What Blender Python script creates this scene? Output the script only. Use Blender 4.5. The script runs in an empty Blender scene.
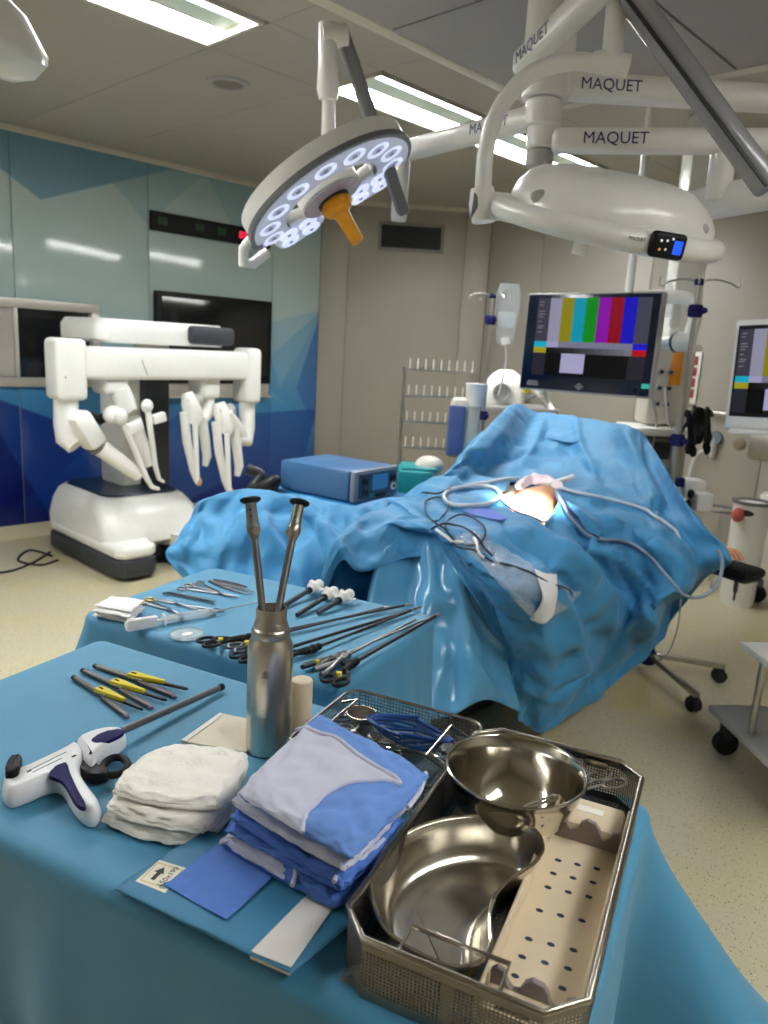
import bpy, bmesh, math, random
import numpy as np
from mathutils import Matrix, Vector, noise as mnoise

# ------------------------------------------------------------------ camera
S = bpy.context.scene
COL = S.collection
FPX, CX, CY, CAMH = 757.7, 384.0, 512.0, 1.60
_up = np.array([200.24, 3481.2, -757.7]); _up /= np.linalg.norm(_up)
_h = np.array([0, 0, 1.0]) - _up * _up[2]; _h /= np.linalg.norm(_h)
_r = np.cross(_h, _up); _r = _r if _r[0] > 0 else -_r
_az = math.radians(43.372)
CM = np.array([_h*math.cos(_az)+_r*math.sin(_az), _h*math.sin(_az)-_r*math.cos(_az), _up])
EYE = np.array([0, 0, CAMH])
cam_d = bpy.data.cameras.new('camera'); cam = bpy.data.objects.new('camera', cam_d); COL.objects.link(cam)
cam_d.sensor_fit = 'HORIZONTAL'; cam_d.sensor_width = 36.0; cam_d.lens = 36.0*FPX/768.0
cam_d.clip_start = 0.02; cam_d.clip_end = 60
cam_d.dof.use_dof = True; cam_d.dof.focus_distance = 1.30; cam_d.dof.aperture_fstop = 7.5
mw = Matrix.Identity(4)
for i in range(3):
    mw[i][0], mw[i][1], mw[i][2], mw[i][3] = CM[i][0], CM[i][1], -CM[i][2], EYE[i]
cam.matrix_world = mw
S.camera = cam
# ------------------------------------------------------------------ world, exposure
wd = bpy.data.worlds.new('room_world'); S.world = wd; wd.use_nodes = True
wd.node_tree.nodes['Background'].inputs[0].default_value = (0.60, 0.63, 0.66, 1)
wd.node_tree.nodes['Background'].inputs[1].default_value = 0.02
S.view_settings.view_transform = 'Standard'; S.view_settings.look = 'None'
S.view_settings.gamma = 1.0; S.view_settings.use_curve_mapping = False
S.view_settings.exposure = 0.06
LAMP_POWER = 44.0        # emission strength of the ceiling tubes

# pixel (768x1024) to world: the pixel gives a direction, the plane gives the distance
def ray(x, y): return CM @ np.array([(x-CX)/FPX, -(y-CY)/FPX, 1.0])
def P(x, y, z): d = ray(x, y); return Vector(EYE + d*((z-CAMH)/d[2]))
def PYp(x, y, v): d = ray(x, y); return Vector(EYE + d*(v/d[1]))
def PXp(x, y, v): d = ray(x, y); return Vector(EYE + d*(v/d[0]))
def pix(p):
    c = CM.T @ (np.array([p[0], p[1], p[2]])-EYE); return CX+FPX*c[0]/c[2], CY-FPX*c[1]/c[2]
def PD(x, y, dep): return Vector(EYE + dep*ray(x, y))

# ------------------------------------------------------------------ materials
def lin(c):
    if isinstance(c, str): c = tuple(int(c[i:i+2], 16) for i in (0, 2, 4))
    c = [v/255.0 for v in c[:3]]
    return tuple(v/12.92 if v <= .04045 else ((v+.055)/1.055)**2.4 for v in c) + (1.0,)
MATS = {}
def mat(name, col, rough=.5, metal=0.0, var=.06, scale=25.0, bump=0.0, bscale=None, emit=None, estr=0.0, alpha=1.0, trans=0.0, spec=.5, coat=0.0, stretch=None, sub=0.0, sheen=0.0, crease=0.0, cscale=7.0):
    if name in MATS: return MATS[name]
    m = bpy.data.materials.new(name); m.use_nodes = True; MATS[name] = m
    nt = m.node_tree; b = nt.nodes['Principled BSDF']; L = nt.links
    c = lin(col)
    tc = nt.nodes.new('ShaderNodeTexCoord'); src = tc.outputs['Object']
    if stretch:
        mp = nt.nodes.new('ShaderNodeMapping'); mp.inputs['Scale'].default_value = stretch
        L.new(src, mp.inputs[0]); src = mp.outputs[0]
    nz = nt.nodes.new('ShaderNodeTexNoise'); nz.inputs['Scale'].default_value = scale; nz.inputs['Detail'].default_value = 4
    L.new(src, nz.inputs['Vector'])
    rp = nt.nodes.new('ShaderNodeValToRGB')
    rp.color_ramp.elements[0].position = .3; rp.color_ramp.elements[1].position = .7
    rp.color_ramp.elements[0].color = tuple(v*(1-var) for v in c[:3])+(1,)
    rp.color_ramp.elements[1].color = tuple(min(1, v*(1+var)) for v in c[:3])+(1,)
    L.new(nz.outputs[0], rp.inputs[0]); L.new(rp.outputs[0], b.inputs['Base Color'])
    b.inputs['Roughness'].default_value = rough; b.inputs['Metallic'].default_value = metal
    b.inputs['Specular IOR Level'].default_value = spec
    b.inputs['Alpha'].default_value = alpha; b.inputs['Transmission Weight'].default_value = trans
    b.inputs['Coat Weight'].default_value = coat; b.inputs['Coat Roughness'].default_value = .08
    b.inputs['Sheen Weight'].default_value = sheen
    if sub: b.inputs['Subsurface Weight'].default_value = sub; b.inputs['Subsurface Radius'].default_value = (.02, .008, .004); b.inputs['Subsurface Scale'].default_value = .5
    if bump:
        n2 = nt.nodes.new('ShaderNodeTexNoise'); n2.inputs['Scale'].default_value = bscale or scale*4; n2.inputs['Detail'].default_value = 5
        L.new(src, n2.inputs['Vector'])
        bp = nt.nodes.new('ShaderNodeBump'); bp.inputs['Strength'].default_value = bump; bp.inputs['Distance'].default_value = .01
        L.new(n2.outputs[0], bp.inputs['Height']); L.new(bp.outputs[0], b.inputs['Normal'])
    if crease:
        n3 = nt.nodes.new('ShaderNodeTexNoise'); n3.inputs['Scale'].default_value = cscale*.55; n3.inputs['Detail'].default_value = 2
        L.new(src, n3.inputs['Vector'])
        va = nt.nodes.new('ShaderNodeVectorMath'); va.operation = 'MULTIPLY_ADD'; L.new(n3.outputs['Color'], va.inputs[0]); va.inputs[1].default_value = (.16, .16, .16); L.new(src, va.inputs[2])
        hs = []
        for k, (sc, w) in enumerate(((cscale, 1.0), (cscale*2.3, .38))):
            vo = nt.nodes.new('ShaderNodeTexVoronoi'); vo.inputs['Scale'].default_value = sc; vo.feature = 'F1'; L.new(va.outputs[0], vo.inputs['Vector'])
            mm = nt.nodes.new('ShaderNodeMath'); mm.operation = 'MULTIPLY'; L.new(vo.outputs['Distance'], mm.inputs[0]); mm.inputs[1].default_value = w; hs.append(mm.outputs[0])
        ad = nt.nodes.new('ShaderNodeMath'); ad.operation = 'ADD'; L.new(hs[0], ad.inputs[0]); L.new(hs[1], ad.inputs[1])
        b2 = nt.nodes.new('ShaderNodeBump'); b2.inputs['Strength'].default_value = crease; b2.inputs['Distance'].default_value = .03
        L.new(ad.outputs[0], b2.inputs['Height'])
        if bump: L.new(bp.outputs[0], b2.inputs['Normal'])
        L.new(b2.outputs[0], b.inputs['Normal'])
    if emit is not None:
        b.inputs['Emission Color'].default_value = lin(emit); b.inputs['Emission Strength'].default_value = estr
    return m

# ------------------------------------------------------------------ geometry collector
def vv(p): return Vector((float(p[0]), float(p[1]), float(p[2])))
def frame(o, x, y=None, z=None):
    """matrix with origin o, local x along x; y (or z) fixes the roll"""
    x = vv(x).normalized()
    if z is not None:
        z = vv(z); y = z.cross(x).normalized(); z = x.cross(y)
    else:
        y = vv(y); z = x.cross(y).normalized(); y = z.cross(x)
    m = Matrix.Identity(4)
    for i in range(3): m[i][0], m[i][1], m[i][2], m[i][3] = x[i], y[i], z[i], o[i]
    return m
def zframe(o, d):
    d = vv(d).normalized(); a = Vector((1, 0, 0)) if abs(d.x) < .9 else Vector((0, 1, 0))
    x = a.cross(d).normalized(); y = d.cross(x); m = Matrix.Identity(4)
    for i in range(3): m[i][0], m[i][1], m[i][2], m[i][3] = x[i], y[i], d[i], o[i]
    return m
class G:
    def __init__(s): s.v = []; s.f = []; s.uv = None
    def add(s, v, f, M=None):
        o = len(s.v)
        s.v += [(M @ vv(p)) if M is not None else vv(p) for p in v]
        s.f += [tuple(i+o for i in q) for q in f]; return s
    def merge(s, g, M=None): return s.add(g.v, g.f, M)
    def bm(s, b, M=None):
        b.verts.ensure_lookup_table(); b.verts.index_update()
        s.add([v.co.copy() for v in b.verts], [[v.index for v in f.verts] for f in b.faces], M); b.free(); return s
    def box(s, c, d, M=None, bev=0.0, seg=2):
        x, y, z = d[0]/2, d[1]/2, d[2]/2; cx, cy, cz = c
        v = [(cx+i*x, cy+j*y, cz+k*z) for k in (-1, 1) for j in (-1, 1) for i in (-1, 1)]
        f = [(0,2,3,1), (4,5,7,6), (0,1,5,4), (2,6,7,3), (0,4,6,2), (1,3,7,5)]
        if not bev: return s.add(v, f, M)
        b = bmesh.new(); vs = [b.verts.new(p) for p in v]; [b.faces.new([vs[i] for i in q]) for q in f]
        bmesh.ops.bevel(b, geom=b.edges[:], offset=min(bev, .49*min(d)), segments=seg, affect='EDGES', profile=.5)
        return s.bm(b, M)
    def prism(s, poly, z0, z1, M=None, bev=0.0, seg=2):
        n = len(poly)
        a = sum(poly[i][0]*poly[(i+1) % n][1]-poly[(i+1) % n][0]*poly[i][1] for i in range(n))
        if a < 0: poly = poly[::-1]
        v = [(p[0], p[1], z0) for p in poly]+[(p[0], p[1], z1) for p in poly]
        f = [tuple(range(n-1, -1, -1)), tuple(range(n, 2*n))]+[(i, (i+1) % n, n+(i+1) % n, n+i) for i in range(n)]
        if not bev: return s.add(v, f, M)
        b = bmesh.new(); vs = [b.verts.new(p) for p in v]; fs = [b.faces.new([vs[i] for i in q]) for q in f]
        es = list({e for q in fs[:2] for e in q.edges})
        bmesh.ops.bevel(b, geom=es, offset=bev, segments=seg, affect='EDGES', profile=.5)
        return s.bm(b, M)
    def tube(s, pts, r, n=8, caps=True, closed=False, M=None, flat=1.0):
        pts = [vv(p) for p in pts]; k = len(pts); rr = r if isinstance(r, (list, tuple)) else [r]*k
        if k < 2: return s
        T = []
        for i in range(k):
            if closed: t = pts[(i+1) % k]-pts[i-1]
            else: t = pts[min(i+1, k-1)]-pts[max(i-1, 0)]
            T.append(t.normalized() if t.length > 1e-9 else Vector((0, 0, 1)))
        a = Vector((0, 0, 1)) if abs(T[0].z) < .9 else Vector((1, 0, 0))
        x = T[0].cross(a).normalized(); v = []; f = []
        for i in range(k):
            x = (x-T[i]*x.dot(T[i])).normalized(); y = T[i].cross(x)
            for j in range(n):
                an = 2*math.pi*j/n; v.append(pts[i]+rr[i]*(x*math.cos(an)+y*math.sin(an)*flat))
        m = k if closed else k-1
        for i in range(m):
            for j in range(n):
                a0, a1 = i*n+j, i*n+(j+1) % n; i2 = (i+1) % k
                f.append((a0, a1, i2*n+(j+1) % n, i2*n+j))
        if caps and not closed: f += [tuple(range(n-1, -1, -1)), tuple(range((k-1)*n, k*n))]
        return s.add(v, f, M)
    def cyl(s, a, b, r, r2=None, n=20, M=None): return s.tube([a, b], [r, r if r2 is None else r2], n, M=M)
    def lathe(s, prof, n=28, M=None, sx=1.0, sy=1.0):
        v = []; f = []; k = len(prof)
        for r, z in prof:
            for j in range(n):
                an = 2*math.pi*j/n; v.append((r*math.cos(an)*sx, r*math.sin(an)*sy, z))
        for i in range(k-1):
            for j in range(n): f.append((i*n+j, i*n+(j+1) % n, (i+1)*n+(j+1) % n, (i+1)*n+j))
        if prof[0][0] > 1e-6: f.append(tuple(range(n-1, -1, -1)))
        if prof[-1][0] > 1e-6: f.append(tuple(range((k-1)*n, k*n)))
        return s.add(v, f, M)
    def ell(s, c, r, M=None, n=16, k=9):
        prof = [(max(1e-7, math.sin(math.pi*i/k)), -math.cos(math.pi*i/k)) for i in range(k+1)]
        m = Matrix.Translation(vv(c)) @ Matrix.Diagonal((r[0], r[1], r[2], 1))
        return s.lathe(prof, n, (M @ m) if M is not None else m)
    def grid(s, A, M=None, keep=None, closed=False):
        A = np.asarray(A); m, n = A.shape[:2]
        f = []
        for i in range(m-1):
            for j in range(n if closed else n-1):
                j2 = (j+1) % n
                if keep is None or keep[i, j]: f.append((i*n+j, i*n+j2, (i+1)*n+j2, (i+1)*n+j))
        return s.add(A.reshape(-1, 3), f, M)
    def loft(s, secs, M=None, caps=True):
        """closed sections with equal point counts"""
        n = len(secs[0]); v = [p for q in secs for p in q]; f = []
        for i in range(len(secs)-1):
            for j in range(n): f.append((i*n+j, i*n+(j+1) % n, (i+1)*n+(j+1) % n, (i+1)*n+j))
        if caps: f += [tuple(range(n-1, -1, -1)), tuple(range((len(secs)-1)*n, len(secs)*n))]
        return s.add(v, f, M)
WP = {}
def mk(name, g, m, parent=None, ang=38, thick=0.0, sub=0, offset=-1):
    c = Vector((0, 0, 0))
    vs = g.v
    lo = Vector([min(p[i] for p in vs) for i in range(3)]); hi = Vector([max(p[i] for p in vs) for i in range(3)])
    c = (lo+hi)/2
    me = bpy.data.meshes.new(name)
    me.from_pydata([tuple(p-c) for p in vs], [], g.f); me.validate(); me.update()
    b = bmesh.new(); b.from_mesh(me); bmesh.ops.remove_doubles(b, verts=b.verts, dist=1e-6)
    bmesh.ops.recalc_face_normals(b, faces=b.faces); b.to_mesh(me); b.free()
    me.shade_smooth()
    if ang < 180: me.set_sharp_from_angle(angle=math.radians(ang))
    me.materials.append(m)
    o = bpy.data.objects.new(name, me); COL.objects.link(o)
    WP[o.name] = c
    if parent is not None: o.parent = parent; o.location = c-WP[parent.name]
    else: o.location = c
    if thick:
        md = o.modifiers.new('thickness', 'SOLIDIFY'); md.thickness = thick; md.offset = offset
    if sub:
        md = o.modifiers.new('smooth', 'SUBSURF'); md.levels = sub; md.render_levels = sub
    return o
def tag(o, label=None, cat=None, group=None, kind=None):
    if label: o['label'] = label
    if cat: o['category'] = cat
    if group: o['group'] = group
    if kind: o['kind'] = kind
    return o
def thing(name, label, cat, base=(0, 0, 0), group=None):
    o = bpy.data.objects.new(name, None); COL.objects.link(o); o.empty_display_size = .05
    o.location = base; WP[o.name] = vv(base); return tag(o, label, cat, group)
def place(o, loc, rz=0, rx=0, ry=0):
    o.location = vv(loc); o.rotation_euler = (rx, ry, rz); return o
def placeM(o, M): o.matrix_basis = M; return o
def dup(o, label=None, parent=None):
    c = o.copy(); COL.objects.link(c); c.parent = parent
    if parent is not None: c.matrix_parent_inverse = o.matrix_parent_inverse.copy()
    if label: c['label'] = label
    for ch in [q for q in bpy.data.objects if q.parent == o]: dup(ch, None, c)
    return c
def struct(name, g, m, parent=None, **k):
    o = mk(name, g, m, parent, **k)
    if parent is None: o['kind'] = 'structure'
    return o
def text_g(s, h, M, depth=.0006, align='CENTER'):
    cu = bpy.data.curves.new('lettering', 'FONT'); cu.body = s; cu.size = h/.7; cu.extrude = depth
    cu.align_x = align; cu.align_y = 'CENTER'; cu.resolution_u = 3
    o = bpy.data.objects.new('lettering', cu); COL.objects.link(o)
    dg = bpy.context.evaluated_depsgraph_get()
    me = bpy.data.meshes.new_from_object(o.evaluated_get(dg))
    g = G().add([v.co.copy() for v in me.vertices], [tuple(p.vertices) for p in me.polygons], M)
    bpy.data.objects.remove(o); bpy.data.meshes.remove(me); bpy.data.curves.remove(cu)
    return g
# splines and cloth
def crv(pts, n, closed=False):
    """Catmull-Rom through pts"""
    p = np.array([list(q) for q in pts], float); k = len(p); out = []
    m = k if closed else k-1
    for t in np.linspace(0, m, n, endpoint=not closed):
        i = min(int(t), m-1); u = t-i
        if closed: a, b, c, d = p[(i-1) % k], p[i % k], p[(i+1) % k], p[(i+2) % k]
        else: a, b, c, d = p[max(i-1, 0)], p[i], p[i+1], p[min(i+2, k-1)]
        out.append(.5*((2*b)+(c-a)*u+(2*a-5*b+4*c-d)*u*u+(3*b-a-3*c+d)*u**3))
    return np.array(out)
def surf(ctrl, m, n):
    C = np.array([[list(q) for q in r] for r in ctrl], float)
    A = np.array([crv(r, n) for r in C])
    return np.stack([crv(A[:, j], m) for j in range(n)], 1)
def smooth_noise(shape, k, rng):
    a = rng.normal(size=shape)
    for _ in range(k):
        for ax in (0, 1):
            a = (np.roll(a, 1, ax)+2*a+np.roll(a, -1, ax))/4
    return a/(a.std()+1e-9)
def refine(A, k, sm=1):
    m, n = A.shape[:2]; M_, N_ = (m-1)*k+1, (n-1)*k+1
    u = np.arange(M_)/k; i = np.minimum(u.astype(int), m-2); f = (u-i)[:, None, None]; B = A[i]*(1-f)+A[i+1]*f
    u = np.arange(N_)/k; i = np.minimum(u.astype(int), n-2); f = (u-i)[None, :, None]; B = B[:, i]*(1-f)+B[:, i+1]*f
    for _ in range(sm):
        C = B.copy(); C[1:-1] = (B[:-2]+2*B[1:-1]+B[2:])/4; B = C.copy(); B[:, 1:-1] = (C[:, :-2]+2*C[:, 1:-1]+C[:, 2:])/4
    return B
def crumple(A, ex=.03, iters=90, hold=.02, nz=.006, k=6, bend=.08, seed=1, floor=None, pin=None):
    """let a grid of cloth that is a little too long settle into wrinkles"""
    rng = np.random.default_rng(seed); T = A.copy(); p = A.copy(); m, n = A.shape[:2]
    p += np.stack([smooth_noise((m, n), k, rng) for _ in range(3)], -1)*nz
    sl = [((slice(1, None), slice(None)), (slice(None, -1), slice(None))), ((slice(None), slice(1, None)), (slice(None), slice(None, -1))),
          ((slice(1, None), slice(1, None)), (slice(None, -1), slice(None, -1))), ((slice(1, None), slice(None, -1)), (slice(None, -1), slice(1, None)))]
    exs = ex if isinstance(ex, tuple) else (ex, ex)
    exs = (exs[0], exs[1], (exs[0]+exs[1])/2, (exs[0]+exs[1])/2)
    rest = [np.linalg.norm(T[a]-T[b], axis=-1, keepdims=True)*(1+e) for (a, b), e in zip(sl, exs)]
    W = np.full((m, n, 1), hold) if pin is None else np.maximum(hold, pin[..., None])
    for _ in range(iters):
        for (a, b), r in zip(sl, rest):
            d = p[a]-p[b]; l = np.linalg.norm(d, axis=-1, keepdims=True)+1e-9
            c = d*(.5*.6*(1-r/l)); p[a] -= c; p[b] += c
        lp = np.zeros_like(p); lp[1:-1] += p[2:]+p[:-2]-2*p[1:-1]; lp[:, 1:-1] += p[:, 2:]+p[:, :-2]-2*p[:, 1:-1]
        q = p.copy(); q[1:-1] -= bend*(lp[2:]+lp[:-2]-2*lp[1:-1]); q[:, 1:-1] -= bend*(lp[:, 2:]+lp[:, :-2]-2*lp[:, 1:-1])
        p = q+(T-q)*W
        if floor is not None: p[..., 2] = np.maximum(p[..., 2], floor)
    return p
# ------------------------------------------------------------------ shared materials
STEEL = mat('steel', (190, 186, 178), .28, 1.0, .05, 60)
BRUSH = mat('brushed_steel', (176, 170, 160), .34, 1.0, .10, 40, bump=.02, stretch=(1, 1, 12))
POLISH = mat('polished_steel', (206, 200, 188), .13, 1.0, .03, 20)
DKSTEEL = mat('dark_steel', (96, 98, 102), .38, .9, .06)
WHITE = mat('white_plastic', (234, 232, 226), .38, 0, .02)
LAMPW = mat('lamp_white_enamel', (234, 232, 226), .32, 0, .015, coat=.2)
OFFW = mat('off_white_plastic', (205, 198, 184), .45, 0, .03)
CREAM = mat('cream_plastic', (222, 205, 176), .5, 0, .03)
LGREY = mat('light_grey_plastic', (168, 166, 162), .4, 0, .03)
MGREY = mat('mid_grey_plastic', (112, 112, 114), .4, 0, .04)
DGREY = mat('dark_grey_plastic', (50, 51, 54), .5, 0, .05, spec=.3)
TOOL = mat('tool_steel', (128, 128, 130), .30, 1.0, .06, 60)
BLACK = mat('black_plastic', (16, 16, 18), .5, 0, .1, spec=.25)
RUBBER = mat('black_rubber', (26, 26, 28), .7, 0, .1)
NAVY = mat('navy_plastic', (26, 24, 84), .6, 0, .05, spec=.2)
YELLOW = mat('yellow_plastic', (226, 206, 40), .5, 0, .05)
ORANGE = mat('orange_plastic', (228, 142, 18), .42, 0, .04)
TEAL = mat('teal_plastic', (20, 138, 140), .4, 0, .05)
DRAPE = mat('blue_drape_cloth', (56, 136, 184), .62, 0, .04, 14, bump=.05, bscale=700, sheen=.15, crease=.45, cscale=6.0)
DRAPE2 = mat('blue_table_cover', (68, 140, 176), .60, 0, .04, 10, bump=.05, bscale=700, sheen=.15, crease=.10, cscale=3.5)
GAUZE = mat('white_gauze', (250, 246, 236), .9, 0, .02, 30, bump=.2, bscale=200)
COTTON = mat('white_cotton', (240, 238, 236), .9, 0, .02, 30, bump=.2, bscale=300)
INK = mat('dark_blue_ink', (26, 34, 84), .5, 0, .02)
BLACKINK = mat('black_ink', (24, 24, 26), .6, 0, .02)
GLASSY = mat('dark_glass', (14, 15, 17), .08, 0, .05, spec=.6)
CLEAR = mat('clear_plastic', (226, 234, 238), .15, 0, .02, alpha=.28)
CABLEK = mat('black_cable', (22, 22, 26), .5, 0, .05)
CABLEW = mat('white_tubing', (206, 208, 210), .35, 0, .03)

# ------------------------------------------------------------------ the room
ZC, YL, XR = 2.97, 5.94, 6.35
XC, YC = 5.17, 4.76        # chamfered corner runs from (XC, YL) to (XR, YC)
XN, YN = -2.2, -2.6        # walls behind the camera
foot = [(XN, YN), (XR, YN), (XR, YC), (XC, YL), (XN, YL)]

def floor_mat():
    m = bpy.data.materials.new('flecked_vinyl'); m.use_nodes = True; nt = m.node_tree; L = nt.links
    b = nt.nodes['Principled BSDF']; tc = nt.nodes.new('ShaderNodeTexCoord')
    nz = nt.nodes.new('ShaderNodeTexNoise'); nz.inputs['Scale'].default_value = 2.2; nz.inputs['Detail'].default_value = 6
    rp = nt.nodes.new('ShaderNodeValToRGB'); rp.color_ramp.elements[0].position = .35; rp.color_ramp.elements[1].position = .72
    rp.color_ramp.elements[0].color = lin((192, 184, 158)); rp.color_ramp.elements[1].color = lin((196, 184, 142))
    L.new(tc.outputs['Object'], nz.inputs['Vector']); L.new(nz.outputs[0], rp.inputs[0])
    prev = rp.outputs[0]
    for sc, thr, c in ((95, .13, (92, 80, 62)), (150, .12, (120, 104, 80)), (60, .07, (226, 218, 196))):
        vo = nt.nodes.new('ShaderNodeTexVoronoi'); vo.inputs['Scale'].default_value = sc
        L.new(tc.outputs['Object'], vo.inputs['Vector'])
        n3 = nt.nodes.new('ShaderNodeTexNoise'); n3.inputs['Scale'].default_value = sc*.7
        L.new(tc.outputs['Object'], n3.inputs['Vector'])
        ma = nt.nodes.new('ShaderNodeMath'); ma.operation = 'MULTIPLY'; L.new(n3.outputs[0], ma.inputs[0]); ma.inputs[1].default_value = thr*3.0
        lt = nt.nodes.new('ShaderNodeMath'); lt.operation = 'LESS_THAN'; L.new(vo.outputs['Distance'], lt.inputs[0]); L.new(ma.outputs[0], lt.inputs[1])
        gt = nt.nodes.new('ShaderNodeMath'); gt.operation = 'GREATER_THAN'; L.new(n3.outputs[0], gt.inputs[0]); gt.inputs[1].default_value = .52
        mu = nt.nodes.new('ShaderNodeMath'); mu.operation = 'MULTIPLY'; L.new(lt.outputs[0], mu.inputs[0]); L.new(gt.outputs[0], mu.inputs[1])
        mx = nt.nodes.new('ShaderNodeMixRGB'); L.new(mu.outputs[0], mx.inputs[0]); L.new(prev, mx.inputs[1]); mx.inputs[2].default_value = lin(c)
        prev = mx.outputs[0]
    # worn yellow stains
    n4 = nt.nodes.new('ShaderNodeTexNoise'); n4.inputs['Scale'].default_value = 1.1; n4.inputs['Detail'].default_value = 5; n4.inputs['Roughness'].default_value = .7
    r4 = nt.nodes.new('ShaderNodeValToRGB'); r4.color_ramp.elements[0].position = .56; r4.color_ramp.elements[1].position = .74
    r4.color_ramp.elements[1].color = (.45, .45, .45, 1)
    L.new(tc.outputs['Object'], n4.inputs['Vector']); L.new(n4.outputs[0], r4.inputs[0])
    mx = nt.nodes.new('ShaderNodeMixRGB'); L.new(r4.outputs[0], mx.inputs[0]); L.new(prev, mx.inputs[1]); mx.inputs[2].default_value = lin((196, 172, 74))
    L.new(mx.outputs[0], b.inputs['Base Color']); b.inputs['Roughness'].default_value = .34
    return m
floor = struct('floor', G().prism(foot, -.06, 0), floor_mat())

# blue facet print on the glass wall panels (flat print: a gradient and a few large triangles)
def print_mat():
    m = bpy.data.materials.new('facet_print_glass'); m.use_nodes = True; nt = m.node_tree; L = nt.links; N = nt.nodes
    b = N['Principled BSDF']; ge = N.new('ShaderNodeNewGeometry'); sx = N.new('ShaderNodeSeparateXYZ'); L.new(ge.outputs['Position'], sx.inputs[0])
    def mth(op, a, bb, c=None):
        n = N.new('ShaderNodeMath'); n.operation = op
        for i, q in enumerate((a, bb, c)):
            if q is None: continue
            if isinstance(q, (int, float)): n.inputs[i].default_value = q
            else: L.new(q, n.inputs[i])
        return n.outputs[0]
    x, z = sx.outputs[0], sx.outputs[2]
    zt = mth('MULTIPLY_ADD', x, .10, mth('ADD', z, -.40))
    rp = N.new('ShaderNodeValToRGB'); cr = rp.color_ramp
    stops = [(.00, (22, 36, 112)), (.10, (26, 58, 142)), (.22, (44, 112, 180)), (.36, (72, 146, 194)), (.47, (150, 184, 192)), (.60, (176, 196, 194)), (.84, (180, 196, 192)), (1.0, (158, 184, 186))]
    cr.elements[0].position, cr.elements[0].color = stops[0][0], lin(stops[0][1])
    cr.elements[1].position, cr.elements[1].color = stops[-1][0], lin(stops[-1][1])
    for p, c in stops[1:-1]: e = cr.elements.new(p); e.color = lin(c)
    L.new(mth('DIVIDE', zt, 2.97), rp.inputs[0]); prev = rp.outputs[0]
    tris = [([(1.6, 3.0), (3.75, 3.0), (2.45, 2.50)], (84, 136, 162), .75), ([(2.7, 3.0), (3.9, 3.0), (3.3, 2.45)], (120, 160, 176), .4),
            ([(3.8, 3.0), (5.2, 3.0), (4.3, 2.3)], (130, 166, 180), .5), ([(1.5, 1.3), (2.9, .75), (1.7, -.1)], (20, 30, 104), .9), ([(1.9, 1.15), (3.4, .55), (2.6, -.2)], (30, 66, 150), .7),
            ([(3.1, 1.25), (4.6, .45), (3.3, 0.)], (38, 84, 160), .7), ([(4.35, 1.3), (5.3, 2.0), (5.3, .6)], (70, 138, 190), .7), ([(4.9, 1.15), (5.3, 2.2), (5.3, .5)], (58, 110, 178), .8),
            ([(3.9, .9), (5.2, .95), (4.9, -.1)], (34, 76, 158), .75), ([(4.45, 1.75), (5.25, 1.95), (4.7, 1.15)], (128, 172, 196), .6), ([(1.9, 1.32), (4.2, 1.25), (3.2, .7)], (66, 136, 190), .45)]
    for tri, c, k in tris:
        ar = sum(tri[i][0]*tri[(i+1) % 3][1]-tri[(i+1) % 3][0]*tri[i][1] for i in range(3))
        if ar < 0: tri = tri[::-1]
        ms = None
        for i in range(3):
            (x0, z0), (x1, z1) = tri[i], tri[(i+1) % 3]; ln = math.hypot(x1-x0, z1-z0)
            a, bb = -(z1-z0)/ln, (x1-x0)/ln
            d = mth('MULTIPLY_ADD', x, a, mth('MULTIPLY_ADD', z, bb, -(a*x0+bb*z0)))
            ms = d if ms is None else mth('MINIMUM', ms, d)
        q = N.new('ShaderNodeMath'); q.operation = 'MULTIPLY'; q.use_clamp = True; L.new(ms, q.inputs[0]); q.inputs[1].default_value = 60
        w = mth('MULTIPLY', q.outputs[0], k)
        mx = N.new('ShaderNodeMixRGB'); L.new(w, mx.inputs[0]); L.new(prev, mx.inputs[1]); mx.inputs[2].default_value = lin(c); prev = mx.outputs[0]
    L.new(prev, b.inputs['Base Color']); b.inputs['Roughness'].default_value = .10; b.inputs['Specular IOR Level'].default_value = .55
    return m
PRINT = print_mat()
SEAM = mat('seam_sealant', (150, 164, 168), .6)
WALLP = mat('greige_wall_panel', (164, 158, 146), .42, 0, .02, 3)
WALLB = mat('wall_backing', (140, 136, 126), .7)
CEILP = mat('ceiling_panel_metal', (172, 167, 156), .42, 0, .02, 3)
TRIMW = mat('pale_trim', (206, 200, 186), .45, 0, .02)
COVE = mat('cove_vinyl', (206, 198, 166), .45, 0, .04)

# left wall: backing plus glass panels
wl = struct('wall_left', G().box(((XN+XC)/2, YL+.06, ZC/2), (XC-XN, .10, ZC)), SEAM)
seams = [XN, -.97, .1, 1.17, 2.24, 3.31, 4.58, XC]
for a, b in zip(seams[:-1], seams[1:]):
    mk('panel', G().box(((a+b)/2, YL+.005, (ZC+.10)/2), (b-a-.008, .012, ZC-.10-.006), bev=.002), PRINT, wl)
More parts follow.
